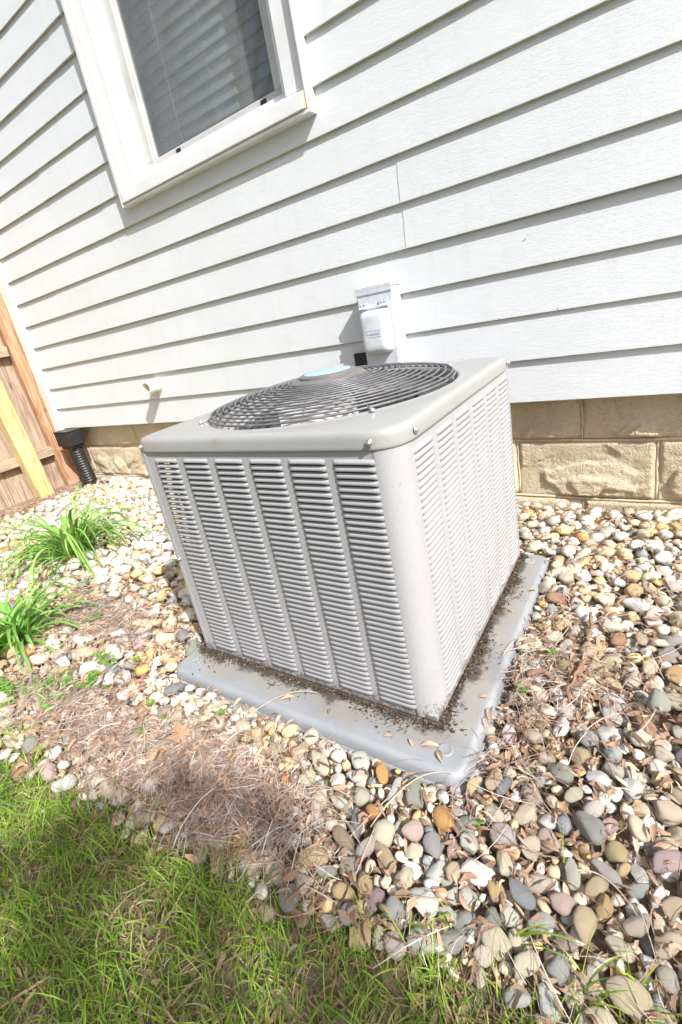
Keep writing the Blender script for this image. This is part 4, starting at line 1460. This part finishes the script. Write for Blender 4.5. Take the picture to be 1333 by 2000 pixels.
g = np.random.default_rng(21)
nb_ = 22000
P = sample(nb_, -3.4, .45, -1.62, .0, lambda x, y: litter_density(x, y) * ~in_pad(x, y, .004) * np.where(x < -1.6, .35, 1) , 31)
ln = g.uniform(.006, .028, nb_); wd = ln * g.uniform(.16, .34, nb_)
BR = [(.36, .235, .15), (.44, .30, .20), (.30, .19, .12), (.50, .37, .26), (.40, .24, .16), (.25, .165, .11)]
zf = hmap
Pb = P.copy(); hb = hmap(P[:, 0], P[:, 1]) - soil_z(P[:, 1])
for _ in range(5):                              # scraps slide down into the gaps between the stones
    Q = P + g.normal(0, .012, P.shape); hq = hmap(Q[:, 0], Q[:, 1]) - soil_z(Q[:, 1]); k_ = (hq < hb) & ~in_pad(Q[:, 0], Q[:, 1], .002)
    Pb[k_] = Q[k_]; hb[k_] = hq[k_]
top = g.random(nb_) < np.where((P[:, 0] < -.45) & (P[:, 0] > -1.1), .35, .85); P = np.where(top[:, None], Pb, P)
V, F, C = ribbons(P, g.uniform(0, 6.28, nb_), ln, wd, zf, g.normal(0, .5, nb_), pick(g, BR, nb_, .25), nseg=3, lift=.003, seed=4, taper=.8, fold=.25, rise=.008, stiff='flat')
tag(fast_mesh('leaf_litter', V, F, M_LITTER, col=C), 'dry brown leaf fragments scattered between the stones', 'leaf litter', kind='stuff')

nn_ = 8000
P = sample(nn_, -3.4, .45, -1.62, .0, lambda x, y: (np.clip(litter_density(x, y) - .2, 0, 1) ** 1.9 * np.where(x > -.35, .22, 1) + .006) * ~in_pad(x, y, .01) * np.where(x < -1.7, .2, 1), 77)
NE = [(.44, .34, .28), (.54, .46, .40), (.33, .23, .18), (.60, .53, .46), (.27, .18, .14), (.42, .26, .18), (.50, .42, .37)]
ln = g.uniform(.035, .12, nn_)
V, F, C = ribbons(P, g.vonmises(.5, .5, nn_), ln, g.uniform(.0005, .0013, nn_), hmap, g.normal(0, .35, nn_), pick(g, NE, nn_, .2), nseg=8, lift=.0015, seed=8, taper=.2, rise=.010, stiff=True)
tag(fast_mesh('pine_needles', V, F, M_LITTER, col=C), 'dry pine needles matted over the gravel in front of the pad', 'pine needles', kind='stuff')

# ---- debris collected round the foot of the unit
nd_ = 9000
q = g.uniform(0, 4, nd_); side = q.astype(int); t = q - side
u = np.where(side == 0, -.33 + .66 * t, np.where(side == 1, .324, np.where(side == 2, -.33 + .66 * t, -.324)))
v = np.where(side == 0, -.324, np.where(side == 1, -.33 + .66 * t, np.where(side == 2, .324, -.33 + .66 * t)))
o_ = np.abs(g.normal(0, .0125, nd_)) * np.where(g.random(nd_) < .6, .5, 1.2) * (1 + .8 * np.sin(t * 17 + side * 2))
u = u + np.where(side == 1, o_, np.where(side == 3, -o_, 0)); v = v + np.where(side == 0, -o_, np.where(side == 2, o_, 0))
P = np.stack([AX + c_ * u - s_ * v, AY + s_ * u + c_ * v], 1)
DB = [(.07, .05, .035), (.09, .065, .045), (.05, .04, .03), (.055, .04, .03), (.13, .085, .055), (.26, .16, .10)]
ln = g.uniform(.0015, .007, nd_)
V, F, C = ribbons(P, g.uniform(0, 6.28, nd_), ln, ln * g.uniform(.25, .6, nd_), lambda x, y: np.full(x.shape, -.3698), g.normal(0, .5, nd_), pick(g, DB, nd_, .3), nseg=2, lift=.0006, seed=9, taper=.8, fold=.3, rise=.003)
tag(fast_mesh('soil_debris', V, F, M_LITTER, col=C), 'dark crumbly soil and leaf bits along the foot of the air conditioner', 'debris', kind='stuff')

# loose leaf bits on the pad, each a thing
def leaf(name, label, x, y, z, size, ang, col, kind='blade', tilt=(0, 0), cat='dead leaf', group=None):
    if kind == 'blade':
        n = 8; V = []; F = []
        for i in range(n + 1):
            t = i / n; w = size * .16 * math.sin(math.pi * (t * .96 + .02)) ** .8
            zz = size * .10 * math.sin(t * 3.0) + .0005
            V += [((t - .5) * size, -w, zz + w * .5), ((t - .5) * size, 0, zz), ((t - .5) * size, w, zz + w * .6)]
        for i in range(n):
            for k in (0, 1): F.append((i * 3 + k, i * 3 + k + 1, i * 3 + k + 4, i * 3 + k + 3))
    elif kind == 'maple':
        lob = [(0, .50), (20, .30), (42, .62), (62, .30), (90, .70), (118, .30), (138, .62), (160, .30), (180, .50), (215, .34), (262, .30), (270, .12), (278, .30), (325, .34)]
        V = [(0, 0, 0)]; F = []
        for a, r in lob:
            V.append((r * size * .62 * math.cos(R(a)), r * size * .62 * math.sin(R(a)) , size * (.10 * math.sin(R(a * 2.3)) + .05 * r)))
        m = len(lob)
        for k in range(m): F.append((0, 1 + k, 1 + (k + 1) % m))
        V2 = []
    o = mesh(name, V, F, M_LITTER, None, smooth=False, col=np.tile(np.array(col), (len(V), 1)))
    if kind == 'maple':
        s_b = o.modifiers.new('sub', 'SUBSURF'); s_b.subdivision_type = 'SIMPLE'; s_b.levels = 2; s_b.render_levels = 2
        tx = bpy.data.textures.get('crumple') or bpy.data.textures.new('crumple', 'CLOUDS'); tx.noise_scale = .02
        dd = o.modifiers.new('crumple', 'DISPLACE'); dd.texture = tx; dd.strength = .008
    o.location = (x, y, z); o.rotation_euler = (tilt[0], tilt[1], ang)
    return tag(o, label, cat, group)
M_OR = (.52, .30, .16)
def gz_at(x, y): return float(hmap(np.array(x), np.array(y)))
leaf('dead_leaf', 'large tan brown maple leaf lying on the needle litter in front of the pad', -.770, -1.232, gz_at(-.77, -1.232) + .022, .085, 1.1, (.40, .25, .15), 'maple', (.35, .2))
leaf('dead_leaf', 'curled tan leaf just below the large maple leaf in the needle litter', -.765, -1.282, gz_at(-.765, -1.282) + .020, .072, 2.6, (.46, .30, .18), 'maple', (-.2, .4))
leaf('dead_leaf', 'orange brown maple leaf at the left edge of the lawn', -.893, -1.392, -.405, .075, .4, (.46, .24, .13), 'maple', (.2, -.15))
leaf('dead_leaf', 'flat rust coloured leaf under the lower daylily', -1.43, -1.235, gz_at(-1.43, -1.235) + .012, .075, .3, (.46, .25, .14), 'maple', (.1, .2))
leaf('dead_leaf', 'red brown curled leaf on the gravel below the foundation blocks', -.115, -.085, gz_at(-.115, -.085) + .012, .045, 2.2, (.30, .15, .09), 'maple', (.6, 0))
leaf('dead_leaf', 'small orange leaf bit in the middle of the needle litter', -.505, -1.212, gz_at(-.505, -1.212) + .012, .022, .8, (.55, .22, .11), 'maple', (.3, .3))
for (x, y, sz, an, col, lab) in [
    (-.617, -1.062, .030, .6, (.55, .40, .24), 'thin tan leaf lying on the pad front left of middle'),
    (-.512, -1.055, .014, 1.9, (.26, .17, .11), 'small dark leaf bit on the pad left of middle'),
    (-.375, -1.060, .016, .4, (.52, .33, .20), 'pair of small pinkish leaf bits on the pad front'),
    (-.330, -1.055, .018, 2.4, (.52, .35, .22), 'small pinkish leaf bit on the pad right of the pair'),
    (-.296, -1.048, .034, .3, (.50, .40, .29), 'pale crumpled leaf on the pad below the cabinet corner'),
    (-.272, -1.060, .030, -.9, (.42, .31, .21), 'brown crumpled leaf touching the pale one on the pad'),
    (-.245, -.905, .020, .2, (.55, .32, .17), 'orange brown leaf curl on the pad beside the cabinet side'),
    (-.268, -.62, .018, -.5, (.62, .34, .20), 'small orange leaf on the dark dirt of the pad'),
    (-.240, -.520, .026, .3, (.48, .32, .22), 'brown twig bit near the back right of the pad')]:
    leaf('leaf_fragment', lab, x, y, -.3685, sz, an, col, 'blade', (.1, -.1))

# fallen twigs on the right
def twig(pts, r0, r1, label, name='twig', col=(.24, .15, .10)):
    n = len(pts); k = 6; P2 = []
    for i in range(n - 1):
        a, b = Vector(pts[i]), Vector(pts[i + 1])
        for j in range(k): P2.append(a.lerp(b, j / k))
    P2.append(Vector(pts[-1]))
    P2 = [p + Vector((noise.noise(p * 40), noise.noise(p * 40 + Vector((9, 0, 0))), noise.noise(p * 40 + Vector((0, 9, 0))))) * .009 for p in P2]
    m = len(P2); mb = MB().tube(P2, [(r0 + (r1 - r0) * i / (m - 1)) * (1 + .6 * noise.noise(P2[i] * 110)) for i in range(m)], 8)
    o = mesh(name, mb.V, mb.F, M_BARK, None, smooth=True, col=np.tile(np.array(col), (len(mb.V), 1)))
    return tag(o, label, 'twig')
def on(x, y, dz=.008): return (x, y, gz_at(x, y) + dz)
twig([on(-.185, -.825, .008), on(-.155, -.805, .010), on(-.12, -.785, .016), on(-.06, -.775, .012), on(-.02, -.79, .008)], .0052, .0035, 'thick brown twig lying across the gravel right of the pad', col=(.21, .125, .085))
twig([on(-.098, -.60, .014), on(-.092, -.64, .016), on(-.092, -.69, .010)], .0038, .0045, 'short upright brown twig among yellow stones right of the pad', col=(.27, .17, .10))
twig([on(-.088, -.725, .010), on(-.095, -.775, .018), on(-.105, -.84, .014), on(-.100, -.93, .008)], .0040, .0022, 'brown twig running down the gravel and crossing the thick one', col=(.25, .155, .095))
twig([on(-1.30, -.955, .006), on(-1.18, -.905, .012), on(-1.06, -.895, .008)], .003, .0025, 'thin reddish twig on the gravel by the shaded side of the cabinet', col=(.45, .22, .12))
# a few single long straws
def straw(pts, label, r=.0011, col=(.58, .47, .34)):
    mb = MB(); P2 = []
    n = 22
    pts = [Vector(p) for p in pts]
    for i in range(n + 1):
        t = i / n; a = pts[0].lerp(pts[1], t); b = pts[1].lerp(pts[2], t); P2.append(a.lerp(b, t))
    mb.tube(P2, [r * (1.1 - .5 * i / n) for i in range(n + 1)], 5)
    o = mesh('straw', mb.V, mb.F, M_LITTER, None, smooth=True, col=np.tile(np.array(col), (len(mb.V), 1)))
    return tag(o, label, 'straw')
straw([(-.33, -1.21, -.385), (-.30, -1.10, -.350), (-.235, -1.085, -.362)], 'long pale straw arching from the front gravel onto the pad corner')
straw([(-.36, -1.27, -.385), (-.335, -1.20, -.372), (-.315, -1.13, -.380)], 'straight pale straw leaning over the grey oval stones')
straw([(-.06, -1.145, -.385), (-.01, -1.11, -.365), (.04, -1.18, -.385)], 'pale bent straw over the stones in the front right corner')
straw([(-.245, -.77, -.366), (-.21, -.745, -.355), (-.16, -.735, -.362)], 'pale straw bridging the right edge of the pad')
straw([(-.69, -1.18, -.385), (-.64, -1.05, -.345), (-.56, -1.03, -.36)], 'fine straw reaching up from the litter over the pad front')
straw([(-.55, -1.50, -.435), (-.53, -1.44, -.37), (-.545, -1.38, -.39)], 'single long dry straw standing up in the lawn', .0012)
straw([(-.03, -.76, -.355), (.03, -.80, -.35), (.09, -.79, -.36)], 'brown straw over the stones at the right edge', .0014, (.40, .27, .2))

# ================================================================== LAWN GRASS
def blades(P, hgt, width, lean, dirn, cols, z0, nseg=5, seed=0):
    n = len(P); t = np.linspace(0, 1, nseg + 1)[None, :]
    g = np.random.default_rng(seed)
    bend = lean[:, None] * (t ** 1.7)
    out = hgt[:, None] * bend
    up = hgt[:, None] * t * np.sqrt(np.maximum(.08, 1 - (bend * .75) ** 2))
    X = P[:, 0:1] + np.cos(dirn)[:, None] * out; Y = P[:, 1:2] + np.sin(dirn)[:, None] * out
    Z = z0[:, None] + up - .35 * hgt[:, None] * np.maximum(0, lean[:, None] - .7) * t ** 3
    wa = g.uniform(0, 6.28, n)
    wx = np.cos(wa)[:, None] * width[:, None] * .5 * (1 - t ** 2.2 * .93); wy = np.sin(wa)[:, None] * width[:, None] * .5 * (1 - t ** 2.2 * .93)
    V = np.stack([np.stack([X - wx, Y - wy, Z], 2), np.stack([X + wx, Y + wy, Z], 2)], 2).reshape(-1, 3)
    base = (np.arange(n) * (nseg + 1) * 2)[:, None]; sg = (np.arange(nseg) * 2)[None, :]
    q = (base + sg)[..., None] + np.array([0, 1, 3, 2])[None, None]
    F = q.reshape(-1, 4)
    tt = np.repeat(np.tile(t, (n, 1))[..., None], 2, 2).reshape(-1)
    C = np.repeat(cols, (nseg + 1) * 2, axis=0)
    return V, F, C
def gdens(x, y):
    e = y - grass_edge(x) - .02 * np.sin(x * 23) - .012 * np.sin(x * 61)
    d = np.clip(.5 - e / .05, 0, 1)
    tuft = .5 + .5 * np.sin(x * 31 + 3 * np.sin(y * 19)) * np.sin(y * 37 + 2 * np.sin(x * 17))
    hole = np.clip(1.25 * tuft + .22, .1, 1)
    # bare litter patches in the lawn
    hole *= 1 - .85 * np.exp(-(((x + .58) / .09) ** 2 + ((y + 1.475) / .03) ** 2))
    hole *= 1 - .8 * np.exp(-(((x + .30) / .05) ** 2 + ((y + 1.40) / .025) ** 2))
    return d * hole
ng = 64000
P = sample(ng, -2.2, .5, -2.05, -1.2, gdens, 5)
GR = [(.27, .43, .045), (.20, .36, .04), (.33, .48, .07), (.40, .49, .10), (.16, .31, .045), (.27, .45, .045)]
h_ = g.uniform(.015, .045, ng) * np.where(g.random(ng) < .08, 1.6, 1)
V, F, C = blades(P, h_, g.uniform(.0012, .0027, ng), g.uniform(.2, 1.15, ng), g.uniform(0, 6.28, ng), pick(g, GR, ng, .2), soil_z(P[:, 1]) + .001, seed=2)
tag(fast_mesh('lawn_grass', V, F, M_GRASS, col=C), 'short green lawn grass along the gravel bed', 'grass', kind='stuff')
nt_ = 9500
P = sample(nt_, -2.2, .5, -2.05, -1.2, lambda x, y: np.clip(.55 - (y - grass_edge(x)) / .07, 0, 1), 6)
TH = [(.42, .34, .18), (.34, .25, .14), (.50, .42, .24), (.28, .19, .12), (.38, .34, .14), (.45, .31, .21)]
ln = g.uniform(.02, .07, nt_)
V, F, C = ribbons(P, g.uniform(0, 6.28, nt_), ln, g.uniform(.0010, .0024, nt_), lambda x, y: soil_z(y) + .004, g.normal(0, .5, nt_), pick(g, TH, nt_, .25), nseg=4, lift=.001, seed=12, taper=.3, rise=.010)
tag(fast_mesh('thatch', V, F, M_LITTER, col=C), 'dry straw coloured thatch between the grass blades', 'thatch', kind='stuff')
# the rest of the lawn, coarser
P = sample(14000, -4.2, 2.2, -3.6, -2.05, lambda x, y: np.ones_like(x), 15)
n = len(P)
V, F, C = blades(P, g.uniform(.03, .06, n), g.uniform(.003, .006, n), g.uniform(.2, 1, n), g.uniform(0, 6.28, n), pick(g, GR, n, .2), np.full(n, -.468), nseg=3, seed=22)
tag(fast_mesh('lawn_grass', V, F, M_GRASS, col=C), 'longer lawn grass in the foreground behind the viewer', 'grass', kind='stuff')

# longer single blades growing through the gravel at the edge: tufts
def tuft(x, y, n, hh, label, seed, w=(.002, .004), lean=(.4, 1.2), z=None, cat='grass tuft', pal=GR):
    gg = np.random.default_rng(seed)
    P = np.stack([x + gg.normal(0, .005, n), y + gg.normal(0, .005, n)], 1)
    V, F, C = blades(P, gg.uniform(hh * .6, hh * 1.1, n), gg.uniform(*w, n), gg.uniform(*lean, n), gg.uniform(0, 6.28, n), pick(gg, pal, n, .15), np.full(n, float(soil_z(y)) + .004), nseg=8, seed=seed)
    return tag(fast_mesh('grass_tuft', V, F, M_GRASS, col=C), label, cat)
for i_, (x, y, n, hh, lab) in enumerate([
    (-.100, -1.248, 7, .085, 'long bright grass blades growing over the dark stone by the lawn edge'),
    (-.205, -1.318, 9, .075, 'upright grass tuft at the lawn edge below the pad corner'),
    (-.060, -1.135, 3, .07, 'two tall thin grass blades among the right hand stones'),
    (-.020, -1.262, 9, .08, 'grass tuft at the lower right edge of the lawn'),
    (-.47, -1.370, 14, .055, 'dense grass tuft where needles meet the lawn'),
    (-1.16, -1.39, 26, .070, 'pale green grass tuft at the left edge of the photo'),
    (-1.04, -1.42, 24, .060, 'grass tuft left, just above the lawn'),
    (-.56, -1.385, 12, .05, 'grass tuft below the white stone'),
    (.03, -1.225, 8, .07, 'sparse grass tuft in the bottom right corner'),
]): tuft(x, y, n, hh, lab, 300 + i_)

# ================================================================== DAYLILIES
def daylily(x, y, n, L, label, seed, az=(0, 6.28)):
    e = empty('daylily', (x, y, float(soil_z(y)) + .004)); tag(e, label, 'daylily plant', 'daylily clumps in the gravel')
    gg = np.random.default_rng(seed)
    DL = [(.20, .40, .08), (.25, .46, .10), (.16, .34, .07), (.30, .48, .12)]
    for k in range(n):
        a = gg.uniform(*az); l = L * gg.uniform(.55, 1.1); w = gg.uniform(.009, .016)
        base = Vector((gg.normal(0, .022), gg.normal(0, .018), 0)); droop = gg.uniform(1.3, 2.2); el0 = R(gg.uniform(35, 82))
        nseg = 11; p = base.copy(); el = el0; V = []; F = []; tw = gg.normal(0, .5)
        aa = a
        for i in range(nseg + 1):
            t = i / nseg
            ww = w * (min(1, .55 + t * 2.2)) * (1 - max(0, t - .35) / .65) ** .7 + .0004
            aa += gg.normal(0, .02)
            side = Vector((-math.sin(aa), math.cos(aa), 0)); fw = Vector((math.cos(aa) * math.cos(el), math.sin(aa) * math.cos(el), math.sin(el)))
            nrm = side.cross(fw)
            sd = side * math.cos(tw * t) + nrm * math.sin(tw * t)
            V += [tuple(p - sd * ww * .5 + nrm * ww * -.22), tuple(p), tuple(p + sd * ww * .5 + nrm * ww * -.22)]
            p = p + fw * (l / nseg); el -= droop * 2.1 / nseg * (t * 1.6 + .15)
            if p.z < .008: p.z = .008; el = max(el, 0)
        for i in range(nseg):
            for q in (0, 1): F.append((i * 3 + q, i * 3 + q + 1, i * 3 + q + 4, i * 3 + q + 3))
        c = pick(gg, DL, 1, .15)[0]
        C = np.array([c * (1.15 - .15 * (i // 3) / nseg) + np.array([.10, .08, .02]) * max(0, .25 - (i // 3) / nseg) * 3 for i in range(len(V))])
        mesh('leaf', V, F, M_LEAF, e, smooth=True, col=C)
    return e
daylily(-2.03, -.78, 120, .50, 'full daylily clump with arching green leaves, the farther of the two, nearer the wooden fence', 41)
daylily(-1.61, -1.20, 95, .36, 'daylily clump at the left edge of the gravel, the lower and nearer of the two', 43)

# ================================================================== SMALL WEEDS
def weed(x, y, n, size, label, seed, z=None, pal=((.16, .34, .05), (.20, .40, .07))):
    gg = np.random.default_rng(seed)
    V = []; F = []; C = []
    z = gz_at(x, y) + .001 if z is None else z
    for k in range(n):
        a = 6.28 * k / n + gg.normal(0, .3); l = size * gg.uniform(.7, 1.1); w = l * .42; el = gg.uniform(.2, .7)
        cc = pick(gg, pal, 1, .12)[0]; b = len(V); m = 6
        for i in range(m + 1):
            t = i / m; ww = w * math.sin(math.pi * min(1, t * .9 + .08)) ** .8
            r = size * .25 + l * t; zz = z + size * .35 + math.sin(el) * l * t - .5 * l * t * t * .5
            cx_, cy_ = x + math.cos(a) * r, y + math.sin(a) * r
            V += [(cx_ + math.sin(a) * ww, cy_ - math.cos(a) * ww, zz + ww * .25), (cx_, cy_, zz), (cx_ - math.sin(a) * ww, cy_ + math.cos(a) * ww, zz + ww * .25)]
            C += [cc] * 3
        for i in range(m):
            for q in (0, 1): F.append((b + i * 3 + q, b + i * 3 + q + 1, b + i * 3 + q + 4, b + i * 3 + q + 3))
    b = len(V); V += [(x - .001, y, z - .02), (x + .001, y, z - .02), (x + .001, y, z + size * .4), (x - .001, y, z + size * .4)]; F.append((b, b + 1, b + 2, b + 3)); C += [(.2, .35, .08)] * 4
    return tag(mesh('weed_seedling', V, F, M_LEAF, None, smooth=True, col=np.array(C)), label, 'weed')
WS = [(-.154, -.736, 4, .011, 'bright two leaf weed beside a dark stone right of the pad edge'),
      (-.186, -.862, 3, .012, 'larger bright weed leaf in the brown litter right of the pad'),
      (-.190, -.775, 3, .008, 'tiny yellow green weed against the right edge of the pad'),
      (-.184, -1.128, 4, .010, 'weed seedling in litter below the pad corner'),
      (-.315, -1.168, 2, .008, 'tiny round weed leaf between the orange stones'),
      (-.305, -1.268, 3, .009, 'weed sprout beside the tan wedge shaped stone'),
      (-.252, -1.300, 4, .010, 'pair of round green leaves above the two tone stone near the lawn'),
      (-.178, -1.268, 4, .009, 'weed seedling above the white stone near the lawn edge'),
      (-.735, -1.152, 5, .011, 'weed sprout against the pad front edge, left'),
      (-.86, -1.205, 6, .013, 'green weed left of the maple leaf'),
      (-.93, -1.195, 6, .012, 'green weed near the front left corner of the pad'),
      (-.86, -1.262, 5, .010, 'weed sprout below and left of the maple leaf'),
      (-1.10, -1.115, 6, .010, 'weed sprout in the left gravel'),
      (-.135, -1.015, 3, .008, 'tiny weed among stones right of the pad corner')]
for i_, (x, y, n, sz, lab) in enumerate(WS): weed(x, y, n, sz, lab, 500 + i_)
# strawberry-like weed and rounded clover leaves
weed(-1.43, -1.045, 14, .024, 'broad leaved weed on the gravel between the daylilies and the pad', 551, pal=((.13, .28, .06), (.16, .32, .07)))
weed(-.805, -1.452, 4, .030, 'weed with three broad round leaves growing in the lawn at left', 552, z=-.425, pal=((.13, .30, .04), (.17, .36, .06)))
tuft(-1.02, -1.525, 40, .10, 'coarse strap leaved grass clump at the left edge of the lawn', 560, (.004, .008), (.8, 1.3), pal=[(.14, .27, .09), (.18, .32, .12)])
# chickweed mats
def mat_patch(x, y, rx, ry, n, label, seed):
    gg = np.random.default_rng(seed)
    r = np.sqrt(gg.random(n)); a = gg.uniform(0, 6.28, n)
    lob = 1 + .35 * np.sin(a * 3 + seed) + .2 * np.sin(a * 5)
    X = x + rx * r * np.cos(a) * lob; Y = y + ry * r * np.sin(a) * lob
    keep = (np.sin(X * 90 + seed) * np.sin(Y * 110) > -.35); X = X[keep]; Y = Y[keep]; n = len(X)
    Z = hmap(X, Y) * .9 + soil_z(Y) * .1 + gg.uniform(.002, .012, n)
    th = gg.uniform(0, 6.28, n); s = gg.uniform(.0025, .005, n); ti = gg.normal(0, .35, n)
    V = np.zeros((n, 6, 3)); 
    for i in range(6):
        q = i / 6 * 6.283
        lx = np.cos(q) * s * 1.35; ly = np.sin(q) * s * .8
        V[:, i, 0] = X + lx * np.cos(th) - ly * np.sin(th); V[:, i, 1] = Y + lx * np.sin(th) + ly * np.cos(th); V[:, i, 2] = Z + lx * ti + ly * ti * .6
    F = np.arange(n * 6).reshape(n, 6)
    C = np.repeat(pick(gg, [(.22, .42, .08), (.28, .48, .11), (.17, .36, .06)], n, .15), 6, axis=0)
    tag(fast_mesh('chickweed', V.reshape(-1, 3), F, M_LEAF, col=C), label, 'ground cover', kind='stuff')
mat_patch(-1.235, -1.285, .085, .040, 1500, 'light green chickweed mat on the gravel at the left', 3)
mat_patch(-1.34, -1.335, .06, .03, 700, 'light green chickweed at the left edge below the blue slate stone', 5)
mat_patch(-1.15, -1.215, .05, .022, 500, 'small chickweed mat below the long white stone', 8)
mat_patch(-1.21, -1.145, .04, .012, 260, 'thin chickweed strand left of the pad', 12)

# ================================================================== TREES behind and beside the viewer
def tree(name, x, y, label, H_, seed, leaves=None, crown=None, r0=.16, pale=(.30, .25, .21), levels=4):
    e = empty(name, (x, y, -.47)); tag(e, label, 'tree')
    gg = random.Random(seed); limbs = MB(); trunk = MB(); tips = []
    def grow(p, d, l, r, lev, mb):
        n = 5; pts = [p.copy()]; rs_ = [r]
        for i in range(n):
            d = (d + Vector((gg.gauss(0, .10), gg.gauss(0, .10), gg.gauss(.03, .06)))).normalized(); p = p + d * l / n
            pts.append(p.copy()); rs_.append(r * (1 - .55 * (i + 1) / n))
        mb.tube(pts, rs_, 7 if lev < 2 else 4, caps=False)
        if lev >= levels: tips.append(p); return
        for k in range(gg.choice((3, 4)) if lev else 5):
            t = gg.uniform(.35, 1); q = pts[min(n, int(t * n + .5))]
            ax = Vector((gg.gauss(0, 1), gg.gauss(0, 1), gg.gauss(.2, .5))).normalized()
            grow(q, (d * .55 + ax * .75).normalized(), l * gg.uniform(.5, .72), r * (.42 if lev else .38), lev + 1, limbs)
    grow(Vector((0, 0, 0)), Vector((0, 0, 1)), H_ * .55, r0, 0, trunk)
    for nm, mb in (('trunk', trunk), ('branches', limbs)):
        mesh(nm, mb.V, mb.F, M_BARK, e, smooth=True, col=np.tile(np.array(pale), (len(mb.V), 1)))
    return e, tips
tree('bare_tree', -7.4, -7.0, 'tall bare tree across the yard, mirrored in the window glass', 9.5, 4)
tree('bare_tree', -10.5, -5.6, 'second bare tree farther across the yard, mirrored in the window', 10.5, 9)
# unseen tree added toward the sun so its leaves shade lawn and front gravel
e, tips = tree('leafing_tree', 6.4, -5.3, 'unseen leafing tree added beside the house to shade the lawn', 7.6, 12, r0=.14)
gg = np.random.default_rng(66)
TS = np.array(TO_SUN)
nl = 2900
gx = gg.uniform(-2.2, .7, nl * 3); gy_ = gg.uniform(-2.4, -1.1, nl * 3)
yb = np.interp(gx, [-2.6, -1.3, -.95, -.86, -.72, -.42, .1, .9], [-1.62, -1.58, -1.54, -1.30, -1.15, -1.22, -1.26, -1.3])  # border of the wanted shade on the ground
soft = np.clip((yb + .03 * np.sin(gx * 11) - gy_) / .12, 0, 1)
soft *= np.where((gx > -.45) & (gy_ > -1.36), .28, 1.0)
soft *= .75 + .25 * (np.sin(gx * 7 + 2 * np.sin(gy_ * 5)) * np.sin(gy_ * 9 + gx * 3) > -.3)
keep = gg.random(nl * 3) < soft
gx, gy_ = gx[keep][:nl], gy_[keep][:nl]; nl = len(gx)
tt = gg.normal(7.3, .9, nl)
cen = np.stack([gx, gy_, np.full(nl, -.42)], 1) + TS[None] * tt[:, None]  # each leaf is lifted from its shadow spot along the sun ray
s = gg.uniform(.03, .06, nl)
A_ = gg.normal(size=(nl, 3)); A_ /= np.linalg.norm(A_, axis=1)[:, None]; B_ = np.cross(A_, gg.normal(size=(nl, 3))); B_ /= np.linalg.norm(B_, axis=1)[:, None]
V = np.stack([cen - A_ * s[:, None], cen + B_ * s[:, None] * .6, cen + A_ * s[:, None], cen - B_ * s[:, None] * .6], 1).reshape(-1, 3) - np.array([6.4, -5.3, -.47])
F = np.arange(nl * 4).reshape(nl, 4)
fast_mesh('crown', V, F, M_LEAF, col=np.tile(np.array([.14, .26, .05]), (nl * 4, 1)), parent=e)  # crown leaves placed for the shade they cast
